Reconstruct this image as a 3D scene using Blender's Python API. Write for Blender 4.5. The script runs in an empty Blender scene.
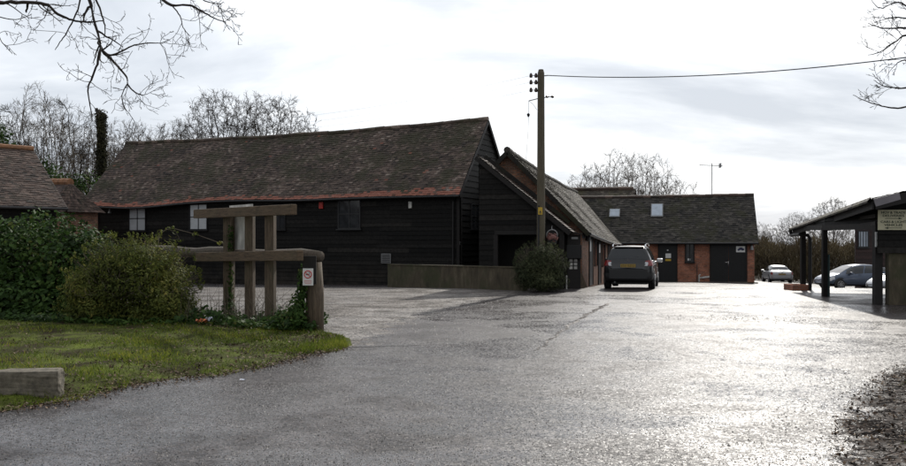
import bpy, bmesh, math, random
import numpy as np
from mathutils import Vector, Matrix, Quaternion, noise as mnoise
random.seed(7); rng = np.random.default_rng(7)
SC = bpy.context.scene
COL = SC.collection
F, CX, HY, CAMZ = 900.0, 453.0, 245.0, 1.6
R = math.radians

def W(px, py, Y):
    """world point seen at photo pixel px,py at depth Y"""
    return Vector(((px-CX)/F*Y, Y, CAMZ+(HY-py)/F*Y))
def sstep(a, b, x):
    t = min(1, max(0, (x-a)/(b-a))); return t*t*(3-2*t)
def gz(x, y):
    y = min(y, 85.0)
    z = -0.03*max(0.0, y-33.0)
    s = max(0.0, min(12.0, x-0.3*y)); z -= 0.055*s*min(1, max(0, (y-33)/15))
    return z
def on_line(px, P, d):
    k = (px-CX)/F
    t = (k*P[1]-P[0])/(d[0]-k*d[1])
    return t

# ------------------------------------------------------------------ materials
def new_mat(name):
    m = bpy.data.materials.new(name); m.use_nodes = True
    nt = m.node_tree; b = nt.nodes['Principled BSDF']
    return m, nt, b
def N(nt, t, **kw):
    n = nt.nodes.new(t)
    for k, v in kw.items():
        if k.startswith('i_'):
            key = k[2:]
            key = int(key) if key.isdigit() else key.replace('_', ' ')
            n.inputs[key].default_value = v
        else: setattr(n, k, v)
    return n
def L(nt, a, b): nt.links.new(a, b)
def ramp(nt, stops, fac=None):
    r = nt.nodes.new('ShaderNodeValToRGB'); e = r.color_ramp.elements
    while len(e) < len(stops): e.new(0.5)
    for q, (p, c) in zip(e, stops):
        q.position = p; q.color = (c[0], c[1], c[2], 1) if not isinstance(c, (int, float)) else (c, c, c, 1)
    if fac is not None: L(nt, fac, r.inputs[0])
    return r
def noise(nt, scale, detail=4, rough=0.6, co=None, dist=0.0):
    n = N(nt, 'ShaderNodeTexNoise'); n.inputs['Scale'].default_value = scale
    n.inputs['Detail'].default_value = detail; n.inputs['Roughness'].default_value = rough
    n.inputs['Distortion'].default_value = dist
    if co is not None: L(nt, co, n.inputs['Vector'])
    return n
def coord(nt):
    return N(nt, 'ShaderNodeNewGeometry').outputs['Position']
def mixc(nt, fac, a, b, mode='MIX'):
    m = nt.nodes.new('ShaderNodeMix'); m.data_type = 'RGBA'; m.blend_type = mode
    for s, v in ((0, fac), (6, a), (7, b)):
        if isinstance(v, (int, float)): m.inputs[s].default_value = v
        elif isinstance(v, tuple): m.inputs[s].default_value = (*v, 1) if len(v) == 3 else v
        else: L(nt, v, m.inputs[s])
    return m.outputs[2]
def math_(nt, op, a, b=None, c=None):
    m = N(nt, 'ShaderNodeMath', operation=op)
    for i, v in enumerate((a, b, c)):
        if v is None: continue
        if isinstance(v, (int, float)): m.inputs[i].default_value = v
        else: L(nt, v, m.inputs[i])
    return m.outputs[0]
def bump(nt, b, h, strength, dist):
    n = N(nt, 'ShaderNodeBump'); n.inputs['Strength'].default_value = strength; n.inputs['Distance'].default_value = dist
    L(nt, h, n.inputs['Height']); L(nt, n.outputs[0], b.inputs['Normal'])

def simple(name, col, rough=0.6, var=0.25, scale=6.0, metal=0.0, spec=0.5, bmp=0.0, coat=0.0, stretch=None):
    m, nt, b = new_mat(name)
    co = N(nt, 'ShaderNodeTexCoord').outputs['Object']
    if stretch:
        mp = N(nt, 'ShaderNodeMapping'); mp.inputs['Scale'].default_value = stretch; L(nt, co, mp.inputs[0]); co = mp.outputs[0]
    n = noise(nt, scale, 6, 0.65, co)
    lo = tuple(c*(1-var) for c in col); hi = tuple(c*(1+var) for c in col)
    r = ramp(nt, [(0.3, lo), (0.7, hi)], n.outputs[0])
    L(nt, r.outputs[0], b.inputs['Base Color'])
    rr = ramp(nt, [(0.3, max(0, rough-0.08)), (0.7, min(1, rough+0.08))], n.outputs[0]); L(nt, rr.outputs[0], b.inputs['Roughness'])
    b.inputs['Metallic'].default_value = metal; b.inputs['Specular IOR Level'].default_value = spec
    b.inputs['Coat Weight'].default_value = coat
    if bmp: bump(nt, b, n.outputs[0], bmp, 0.01)
    return m

M = {}
def asphalt(nt, b, lo, hi, wet, rlo, rhi, chip=60.0, tilt=0.35, contrast=0.6, gloss=1.0):
    co = coord(nt)
    big = noise(nt, 0.33, 5, 0.55, co, 0.7); mid = noise(nt, 1.1, 5, 0.62, co); fine = noise(nt, chip*0.5, 3, 0.7, co)
    def vor(s):
        v = N(nt, 'ShaderNodeTexVoronoi'); v.inputs['Scale'].default_value = s; L(nt, co, v.inputs['Vector']); return v
    v1, v2 = vor(chip), vor(chip*0.42)
    g1 = N(nt, 'ShaderNodeSeparateColor'); L(nt, v1.outputs['Color'], g1.inputs[0])
    g2 = N(nt, 'ShaderNodeSeparateColor'); L(nt, v2.outputs['Color'], g2.inputs[0])
    pick = math_(nt, 'ADD', math_(nt, 'MULTIPLY', g1.outputs[0], 0.6), math_(nt, 'MULTIPLY', g2.outputs[0], 0.4))
    mean = tuple((p+q)*0.42 for p, q in zip(lo, hi))
    c = ramp(nt, [(0.12, lo), (0.5, mean), (0.9, hi)], pick).outputs[0]
    tone = ramp(nt, [(0.32, 0.55), (0.66, 1.25)], mid.outputs[0])
    c = mixc(nt, 1.0, c, tone.outputs[0], 'MULTIPLY')
    L(nt, c, b.inputs['Base Color'])
    w = ramp(nt, [(0.47, 0.0), (0.54, 1.0)], big.outputs[0]); w2 = ramp(nt, [(0.44, 0.0), (0.60, 1.0)], mid.outputs[0])
    wt = math_(nt, 'MULTIPLY', math_(nt, 'ADD', math_(nt, 'MULTIPLY', w.outputs[0], 0.6), math_(nt, 'MULTIPLY', w2.outputs[0], 0.4)), wet)
    ro = math_(nt, 'SUBTRACT', rhi, math_(nt, 'MULTIPLY', wt, rhi-rlo))
    ro = math_(nt, 'ADD', ro, math_(nt, 'MULTIPLY', math_(nt, 'SUBTRACT', g2.outputs[1], 0.5), 0.30))
    L(nt, math_(nt, 'MAXIMUM', ro, 0.12), b.inputs['Roughness'])
    sp = math_(nt, 'ADD', 0.5-contrast*0.42, math_(nt, 'MULTIPLY', math_(nt, 'ADD', math_(nt, 'MULTIPLY', g1.outputs[2], 0.55), math_(nt, 'MULTIPLY', g2.outputs[2], 0.45)), contrast))
    sp = math_(nt, 'MULTIPLY', sp, math_(nt, 'ADD', 0.36*gloss, math_(nt, 'MULTIPLY', wt, 0.95*gloss)))
    L(nt, sp, b.inputs['Specular IOR Level'])
    # every chip of stone lies at its own slight angle
    def cen(v):
        q = N(nt, 'ShaderNodeVectorMath', operation='SUBTRACT'); L(nt, v.outputs['Color'], q.inputs[0]); q.inputs[1].default_value = (.5, .5, .5); return q.outputs[0]
    def scl(v, k):
        q = N(nt, 'ShaderNodeVectorMath', operation='SCALE'); L(nt, v, q.inputs[0])
        if isinstance(k, float): q.inputs['Scale'].default_value = k
        else: L(nt, k, q.inputs['Scale'])
        return q.outputs[0]
    def addv(a_, b_):
        q = N(nt, 'ShaderNodeVectorMath', operation='ADD'); L(nt, a_, q.inputs[0]); L(nt, b_, q.inputs[1]); return q.outputs[0]
    bn = N(nt, 'ShaderNodeBump'); bn.inputs['Strength'].default_value = 0.5; bn.inputs['Distance'].default_value = 0.03; L(nt, math_(nt, 'ADD', mid.outputs[0], math_(nt, 'MULTIPLY', fine.outputs[0], 0.15)), bn.inputs['Height'])
    kt = math_(nt, 'SUBTRACT', tilt*1.25, math_(nt, 'MULTIPLY', wt, tilt*0.7))
    vv = addv(bn.outputs[0], scl(addv(cen(v1), scl(cen(v2), 0.7)), kt))
    q = N(nt, 'ShaderNodeVectorMath', operation='NORMALIZE'); L(nt, vv, q.inputs[0]); L(nt, q.outputs[0], b.inputs['Normal'])

ASPH = dict(road=((0.008, 0.0075, 0.0078), (0.108, 0.092, 0.090), 1.0, 0.20, 0.45, 92.0, 0.17, 0.5, 0.80),
            yard=((0.016, 0.014, 0.013), (0.26, 0.23, 0.205), 0.7, 0.40, 0.75, 58.0, 0.6, 0.8, 0.6),
            mud=((0.006, 0.0045, 0.004), (0.060, 0.042, 0.033), 0.6, 0.55, 0.9, 30.0, 1.0, 0.5, 0.22))
def mat_ground(name, base, over=None):
    m, nt, b = new_mat(name); asphalt(nt, b, *ASPH[base])
    if over:
        b2 = N(nt, 'ShaderNodeBsdfPrincipled'); asphalt(nt, b2, *ASPH[over])
        at = N(nt, 'ShaderNodeAttribute', attribute_name='cover'); co = coord(nt)
        n = noise(nt, 2.6, 7, 0.72, co, 0.6)
        f = math_(nt, 'ADD', at.outputs['Fac'], math_(nt, 'MULTIPLY', math_(nt, 'SUBTRACT', n.outputs[0], 0.5), 2.4))
        r = ramp(nt, [(0.42, 0.0), (0.62, 1.0)], f)
        mx = N(nt, 'ShaderNodeMixShader'); L(nt, r.outputs[0], mx.inputs[0]); L(nt, b.outputs[0], mx.inputs[1]); L(nt, b2.outputs[0], mx.inputs[2])
        L(nt, mx.outputs[0], nt.nodes['Material Output'].inputs[0])
    return m
M['road'] = mat_ground('wet_asphalt', 'road'); M['yard'] = mat_ground('chipped_yard', 'road', 'yard'); M['mud'] = mat_ground('wet_mud', 'road', 'mud')
ASPH['seam'] = ((0.03, 0.027, 0.025), (0.30, 0.27, 0.25), 0.5, 0.45, 0.8, 45.0, 0.8, 0.6, 0.35)
M['seam'] = mat_ground('crumbled_seam', 'seam')
M['earth'] = simple('earth', (0.075, 0.06, 0.04), 0.9, 0.4, 0.6)

def mat_turf():
    m, nt, b = new_mat('turf_soil'); co = coord(nt)
    a = noise(nt, 1.6, 5, 0.65, co); f = noise(nt, 26, 4, 0.7, co)
    c = ramp(nt, [(0.36, (0.030, 0.021, 0.012)), (0.50, (0.060, 0.068, 0.018)), (0.66, (0.115, 0.145, 0.024))], a.outputs[0])
    c2 = mixc(nt, 1.0, c.outputs[0], ramp(nt, [(0.3, 0.55), (0.7, 1.35)], f.outputs[0]).outputs[0], 'MULTIPLY')
    L(nt, c2, b.inputs['Base Color']); b.inputs['Roughness'].default_value = 0.95; b.inputs['Specular IOR Level'].default_value = 0.08
    bump(nt, b, f.outputs[0], 0.9, 0.03)
    return m
M['turf'] = mat_turf()

def mat_tone(name, stops, rough=0.7, trans=0.0, moss=None, spec=0.4, noise_amt=0.0, extra=None):
    """colour picked per face by the 'tone' attribute"""
    m, nt, b = new_mat(name); co = coord(nt)
    at = N(nt, 'ShaderNodeAttribute', attribute_name='tone')
    r = ramp(nt, stops, at.outputs['Fac']); c = r.outputs[0]
    if noise_amt:
        n = noise(nt, 9, 5, 0.7, co)
        c = mixc(nt, 1.0, c, ramp(nt, [(0.3, 1-noise_amt), (0.7, 1+noise_amt)], n.outputs[0]).outputs[0], 'MULTIPLY')
    if moss:
        n = noise(nt, moss[1], 6, 0.7, co)
        fac = ramp(nt, [(moss[2], 0.0), (moss[2]+0.12, 1.0)], n.outputs[0])
        c = mixc(nt, math_(nt, 'MULTIPLY', fac.outputs[0], moss[3]), c, moss[0])
    if name.startswith('tarred'):
        n3 = noise(nt, 1.7, 6, 0.75, co); sz = N(nt, 'ShaderNodeSeparateXYZ'); L(nt, co, sz.inputs[0])
        hz = ramp(nt, [(0.0, 1.0), (1.0, 0.0)], math_(nt, 'ADD', math_(nt, 'MULTIPLY', sz.outputs[2], 0.75), 0.25))
        sf_ = math_(nt, 'MULTIPLY', hz.outputs[0], ramp(nt, [(0.40, 0.0), (0.65, 0.8)], n3.outputs[0]).outputs[0])
        c = mixc(nt, sf_, c, (0.045, 0.038, 0.030))
    if extra:
        a2 = N(nt, 'ShaderNodeAttribute', attribute_name='red')
        c = mixc(nt, a2.outputs['Fac'], c, extra)
    L(nt, c, b.inputs['Base Color']); b.inputs['Roughness'].default_value = rough
    b.inputs['Specular IOR Level'].default_value = spec
    if trans:
        t = N(nt, 'ShaderNodeBsdfTranslucent'); L(nt, c, t.inputs[0])
        mx = N(nt, 'ShaderNodeMixShader'); mx.inputs[0].default_value = trans
        L(nt, b.outputs[0], mx.inputs[1]); L(nt, t.outputs[0], mx.inputs[2])
        L(nt, mx.outputs[0], nt.nodes['Material Output'].inputs[0])
    return m
M['tile'] = mat_tone('peg_tile', [(0.0, (0.020, 0.015, 0.012)), (0.5, (0.078, 0.056, 0.045)), (0.85, (0.145, 0.105, 0.084)), (1.0, (0.23, 0.185, 0.155))],
                     0.8, moss=((0.040, 0.038, 0.018), 0.8, 0.47, 0.8), extra=(0.34, 0.125, 0.085), noise_amt=0.4)
M['tile_grey'] = mat_tone('weathered_grey_tile', [(0.0, (0.026, 0.021, 0.016)), (0.5, (0.062, 0.051, 0.039)), (1.0, (0.13, 0.11, 0.088))],
                          0.75, moss=((0.075, 0.07, 0.030), 0.9, 0.50, 0.7), noise_amt=0.35)
M['slate'] = mat_tone('dark_roof_tile', [(0.0, (0.015, 0.0135, 0.012)), (0.5, (0.040, 0.0355, 0.030)), (1.0, (0.085, 0.075, 0.064))],
                      0.85, moss=((0.034, 0.033, 0.015), 0.8, 0.49, 0.75), noise_amt=0.35)
M['tile_brown'] = mat_tone('brown_tile', [(0.0, (0.022, 0.016, 0.013)), (0.5, (0.066, 0.043, 0.034)), (1.0, (0.13, 0.088, 0.07))],
                           0.75, moss=((0.03, 0.026, 0.014), 1.3, 0.55, 0.6), noise_amt=0.3)
M['orange_tile'] = simple('orange_ridge_tile', (0.22, 0.105, 0.05), 0.8, 0.45, 4)
M['board'] = mat_tone('tarred_weatherboard', [(0.0, (0.004, 0.0038, 0.0036)), (0.6, (0.0095, 0.0088, 0.008)), (0.85, (0.0135, 0.0125, 0.0115)), (1.0, (0.021, 0.019, 0.017))], 0.72, spec=0.2, noise_amt=0.6)
M['board_maroon'] = mat_tone('maroon_weatherboard', [(0.0, (0.020, 0.010, 0.009)), (1.0, (0.045, 0.022, 0.019))], 0.6, noise_amt=0.3)
M['black'] = simple('black_paint', (0.012, 0.012, 0.0125), 0.5, 0.3, 5, spec=0.35)
M['black_wood'] = simple('black_stained_timber', (0.016, 0.014, 0.013), 0.65, 0.4, 7, spec=0.3, bmp=0.3)
M['fascia'] = simple('black_fascia', (0.014, 0.013, 0.013), 0.5, 0.3, 5)
M['wood'] = None
def mat_wood(name, a, b_, stretch, green=0.35):
    m, nt, b = new_mat(name); co = N(nt, 'ShaderNodeTexCoord').outputs['Object']
    mp = N(nt, 'ShaderNodeMapping'); mp.inputs['Scale'].default_value = stretch; L(nt, co, mp.inputs[0])
    n = noise(nt, 5, 8, 0.7, mp.outputs[0], 0.6); n2 = noise(nt, 2.2, 5, 0.6, co)
    c = ramp(nt, [(0.28, a), (0.72, b_)], n.outputs[0]).outputs[0]
    g = ramp(nt, [(0.45, 0.0), (0.66, green)], n2.outputs[0])
    c = mixc(nt, g.outputs[0], c, (0.055, 0.062, 0.030))
    L(nt, c, b.inputs['Base Color']); b.inputs['Roughness'].default_value = 0.85
    bump(nt, b, n.outputs[0], 0.6, 0.012)
    return m
M['wood'] = mat_wood('weathered_post_timber', (0.030, 0.021, 0.014), (0.17, 0.125, 0.085), (7, 7, 0.7))
M['beam'] = mat_wood('weathered_beam_timber', (0.035, 0.022, 0.013), (0.18, 0.12, 0.072), (0.8, 0.8, 8), 0.2)
M['log'] = mat_wood('weathered_log', (0.030, 0.022, 0.016), (0.13, 0.10, 0.075), (3, 3, 3), 0.3)
M['pole'] = mat_wood('creosoted_pole', (0.055, 0.045, 0.030), (0.15, 0.125, 0.085), (9, 9, 0.4), 0.25)

RDIR = Vector((0.9726, -0.2324)); UDIR = Vector((0.2324, 0.9726))
def mat_brick(name, c1, c2, mortar, sc=1.0):
    m, nt, b = new_mat(name); co = coord(nt)
    def dot(v):
        n = N(nt, 'ShaderNodeVectorMath', operation='DOT_PRODUCT'); L(nt, co, n.inputs[0]); n.inputs[1].default_value = v
        return n.outputs['Value']
    u = math_(nt, 'ADD', dot((RDIR.x, RDIR.y, 0)), dot((UDIR.x, UDIR.y, 0)))
    cb = N(nt, 'ShaderNodeCombineXYZ'); L(nt, u, cb.inputs[0]); L(nt, dot((0, 0, 1)), cb.inputs[1])
    br = N(nt, 'ShaderNodeTexBrick'); L(nt, cb.outputs[0], br.inputs['Vector'])
    br.inputs['Scale'].default_value = 1.0; br.inputs['Brick Width'].default_value = 0.225; br.inputs['Row Height'].default_value = 0.075
    br.inputs['Mortar Size'].default_value = 0.011; br.inputs['Mortar Smooth'].default_value = 0.3; br.inputs['Bias'].default_value = 0.0
    br.inputs['Color1'].default_value = (*c1, 1); br.inputs['Color2'].default_value = (*c2, 1); br.inputs['Mortar'].default_value = (*mortar, 1)
    n = noise(nt, 2.0, 6, 0.7, co); n2 = noise(nt, 14, 3, 0.7, co)
    c = mixc(nt, 1.0, br.outputs['Color'], ramp(nt, [(0.28, 0.5), (0.72, 1.35)], n.outputs[0]).outputs[0], 'MULTIPLY')
    c = mixc(nt, 1.0, c, ramp(nt, [(0.28, 0.7), (0.72, 1.3)], n2.outputs[0]).outputs[0], 'MULTIPLY')
    L(nt, c, b.inputs['Base Color']); b.inputs['Roughness'].default_value = 0.88
    inv = math_(nt, 'SUBTRACT', 1.0, br.outputs['Fac'])
    bump(nt, b, math_(nt, 'ADD', inv, math_(nt, 'MULTIPLY', n2.outputs[0], 0.5)), 0.7, 0.01)
    return m
M['brick'] = mat_brick('red_brick', (0.46, 0.155, 0.080), (0.29, 0.105, 0.062), (0.25, 0.20, 0.16))
M['brick_old'] = mat_brick('old_brown_brick', (0.30, 0.135, 0.078), (0.16, 0.085, 0.055), (0.17, 0.14, 0.11))
def mat_render():
    m, nt, b = new_mat('mossy_concrete'); co = coord(nt)
    mp = N(nt, 'ShaderNodeMapping'); mp.inputs['Scale'].default_value = (1.6, 1.6, 0.5); L(nt, co, mp.inputs[0])
    n = noise(nt, 2.2, 7, 0.7, mp.outputs[0]); n2 = noise(nt, 1.1, 5, 0.6, co)
    c = ramp(nt, [(0.3, (0.030, 0.024, 0.015)), (0.55, (0.082, 0.066, 0.042)), (0.75, (0.15, 0.125, 0.085))], n.outputs[0]).outputs[0]
    c = mixc(nt, ramp(nt, [(0.45, 0.0), (0.62, 0.75)], n2.outputs[0]).outputs[0], c, (0.040, 0.045, 0.018))
    L(nt, c, b.inputs['Base Color']); b.inputs['Roughness'].default_value = 0.9
    bump(nt, b, n.outputs[0], 0.5, 0.015)
    return m
M['concrete'] = mat_render()
M['kerb'] = simple('kerb_stone', (0.135, 0.118, 0.09), 0.92, 0.55, 14, bmp=0.8)
M['white'] = simple('white_paint', (0.72, 0.72, 0.70), 0.5, 0.08, 6)
M['white_dirty'] = simple('stained_white_board', (0.50, 0.49, 0.46), 0.6, 0.45, 5, stretch=(1, 1, 0.45))
M['pane'] = simple('window_pane_with_blind', (0.42, 0.44, 0.46), 0.12, 0.12, 3, spec=0.6)
M['pane_dark'] = simple('dark_window_pane', (0.028, 0.030, 0.033), 0.10, 0.3, 3, spec=0.6)
M['pane_sky'] = simple('rooflight_pane', (0.36, 0.41, 0.47), 0.12, 0.2, 3, spec=0.8)
M['red'] = simple('red_plastic', (0.45, 0.03, 0.02), 0.4, 0.1)
M['sign_red'] = simple('sign_red', (0.55, 0.04, 0.04), 0.5, 0.1)
M['yellow'] = simple('yellow_plate', (0.55, 0.36, 0.03), 0.5, 0.1)
M['plate_yellow'] = simple('number_plate', (0.34, 0.22, 0.04), 0.4, 0.08)
M['plate_dark'] = simple('black_lettering', (0.02, 0.02, 0.02), 0.5, 0.1)
M['cream'] = simple('cream_sign_face', (0.58, 0.55, 0.38), 0.6, 0.08, 4)
M['green_text'] = simple('dark_green_lettering', (0.035, 0.05, 0.03), 0.6, 0.1)
M['navy'] = simple('navy_emblem', (0.02, 0.025, 0.08), 0.5, 0.1)
M['metal'] = simple('grey_metal', (0.22, 0.22, 0.22), 0.45, 0.2, 8, metal=0.6)
M['chrome'] = simple('chrome', (0.65, 0.65, 0.66), 0.15, 0.05, 8, metal=1.0)
M['porcelain'] = simple('brown_insulator', (0.05, 0.03, 0.022), 0.3, 0.1)
M['cable'] = simple('black_cable', (0.02, 0.02, 0.02), 0.6, 0.1)
M['lilac'] = simple('faded_plastic_sheet', (0.20, 0.185, 0.20), 0.5, 0.15, 2.5)
M['green_pipe'] = simple('teal_green_paint', (0.030, 0.085, 0.085), 0.5, 0.2)
M['pink'] = simple('pink_flower', (0.22, 0.10, 0.085), 0.8, 0.4, 30)
M['litter_orange'] = simple('orange_packaging', (0.55, 0.16, 0.06), 0.4, 0.3, 25)
M['litter_white'] = simple('pale_packaging', (0.55, 0.58, 0.66), 0.4, 0.3, 25)
def mat_bark(name, a, b_):
    m, nt, b = new_mat(name); co = coord(nt)
    n = noise(nt, 3, 5, 0.7, co)
    L(nt, ramp(nt, [(0.3, a), (0.7, b_)], n.outputs[0]).outputs[0], b.inputs['Base Color']); b.inputs['Roughness'].default_value = 0.9
    return m
M['bark'] = mat_bark('bark', (0.022, 0.017, 0.013), (0.068, 0.055, 0.042))
M['bark_dark'] = mat_bark('dark_bark', (0.018, 0.014, 0.012), (0.055, 0.043, 0.036))
M['bark_pale'] = mat_bark('pale_twig_bark', (0.065, 0.052, 0.038), (0.17, 0.14, 0.105))
M['scrub'] = mat_tone('scrub_twig', [(0.0, (0.035, 0.026, 0.015)), (0.55, (0.085, 0.065, 0.036)), (1.0, (0.15, 0.12, 0.065))], 0.9, 0.15)
M['ivy'] = mat_tone('ivy_leaf', [(0.0, (0.014, 0.028, 0.008)), (0.55, (0.036, 0.074, 0.016)), (0.9, (0.07, 0.118, 0.026)), (1.0, (0.12, 0.135, 0.04))], 0.6, 0.22, spec=0.12)
M['ivy_dull'] = mat_tone('dull_ivy_leaf', [(0.0, (0.012, 0.012, 0.007)), (0.6, (0.032, 0.030, 0.015)), (1.0, (0.06, 0.055, 0.026))], 0.7, 0.1, spec=0.1)
M['olive'] = mat_tone('olive_leaf', [(0.0, (0.034, 0.045, 0.012)), (0.5, (0.098, 0.120, 0.028)), (0.85, (0.175, 0.185, 0.042)), (1.0, (0.28, 0.245, 0.065))], 0.65, 0.32, spec=0.12)
M['sage'] = mat_tone('grey_green_leaf', [(0.0, (0.025, 0.032, 0.016)), (0.6, (0.068, 0.080, 0.040)), (1.0, (0.14, 0.15, 0.075))], 0.7, 0.2, spec=0.15)
M['grass'] = mat_tone('grass_blade', [(0.0, (0.05, 0.038, 0.014)), (0.25, (0.036, 0.060, 0.010)), (0.65, (0.125, 0.172, 0.022)), (1.0, (0.30, 0.29, 0.05))], 0.7, 0.42, spec=0.1)
M['litter'] = mat_tone('dead_leaf', [(0.0, (0.020, 0.012, 0.008)), (0.6, (0.085, 0.048, 0.025)), (1.0, (0.24, 0.17, 0.11))], 0.8)
M['stone'] = mat_tone('loose_chip', [(0.0, (0.016, 0.015, 0.014)), (0.5, (0.06, 0.055, 0.052)), (1.0, (0.24, 0.225, 0.205))], 0.5, spec=0.4)

def mat_car(name, col, rough=0.3, metal=0.3, dirt=0.25):
    m, nt, b = new_mat(name); co = N(nt, 'ShaderNodeTexCoord').outputs['Object']
    n = noise(nt, 2.0, 5, 0.6, co)
    sx = N(nt, 'ShaderNodeSeparateXYZ'); L(nt, co, sx.inputs[0])
    low = ramp(nt, [(0.1, 1.0), (0.65, 0.0)], sx.outputs[2])
    f = math_(nt, 'MULTIPLY', math_(nt, 'MULTIPLY', n.outputs[0], low.outputs[0]), dirt*2)
    L(nt, mixc(nt, f, col, (0.09, 0.08, 0.065)), b.inputs['Base Color'])
    L(nt, math_(nt, 'ADD', rough, math_(nt, 'MULTIPLY', f, 0.5)), b.inputs['Roughness'])
    b.inputs['Metallic'].default_value = metal; b.inputs['Coat Weight'].default_value = 0.6; b.inputs['Coat Roughness'].default_value = 0.08
    return m
M['car_black'] = mat_car('black_car_paint', (0.010, 0.010, 0.012), 0.32, 0.2)
M['car_silver'] = mat_car('silver_car_paint', (0.42, 0.43, 0.45), 0.35, 0.55, 0.15)
M['car_blue'] = mat_car('blue_grey_car_paint', (0.065, 0.086, 0.13), 0.3, 0.5, 0.2)
M['glass_car'] = simple('tinted_car_glass', (0.012, 0.014, 0.016), 0.06, 0.2, 2, spec=0.7)
M['tyre'] = simple('tyre_rubber', (0.012, 0.012, 0.012), 0.8, 0.3, 10)
M['rim'] = simple('alloy_rim', (0.35, 0.35, 0.36), 0.3, 0.1, 5, metal=0.8)
M['lamp_red'] = simple('red_lamp_lens', (0.22, 0.012, 0.012), 0.12, 0.1, spec=0.8)
M['lamp_clear'] = simple('clear_lamp_lens', (0.55, 0.56, 0.58), 0.1, 0.1, spec=0.9)
M['plastic'] = simple('grey_black_plastic', (0.022, 0.022, 0.023), 0.55, 0.2)

# ------------------------------------------------------------------ objects
def wmat(o):
    m = Matrix.Identity(4)
    while o is not None:
        m = o.matrix_basis @ m; o = o.parent
    return m
def tag(o, label=None, cat=None, group=None, kind=None):
    if label: o['label'] = label
    if cat: o['category'] = cat
    if group: o['group'] = group
    if kind: o['kind'] = kind
    return o
def thing(name, loc, label, cat, group=None, rz=0.0):
    o = bpy.data.objects.new(name, None); COL.objects.link(o)
    o.empty_display_size = 0.3; o.location = loc; o.rotation_euler = (0, 0, rz)
    return tag(o, label, cat, group)
def link(name, me, parent):
    o = bpy.data.objects.new(name, me); COL.objects.link(o)
    if parent is not None: o.parent = parent
    return o
def copy_tree(o, parent=None):
    c = o.copy(); COL.objects.link(c)
    if parent is not None: c.parent = parent
    for ch in [k for k in COL.objects if k.parent == o]: copy_tree(ch, c)
    return c

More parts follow.
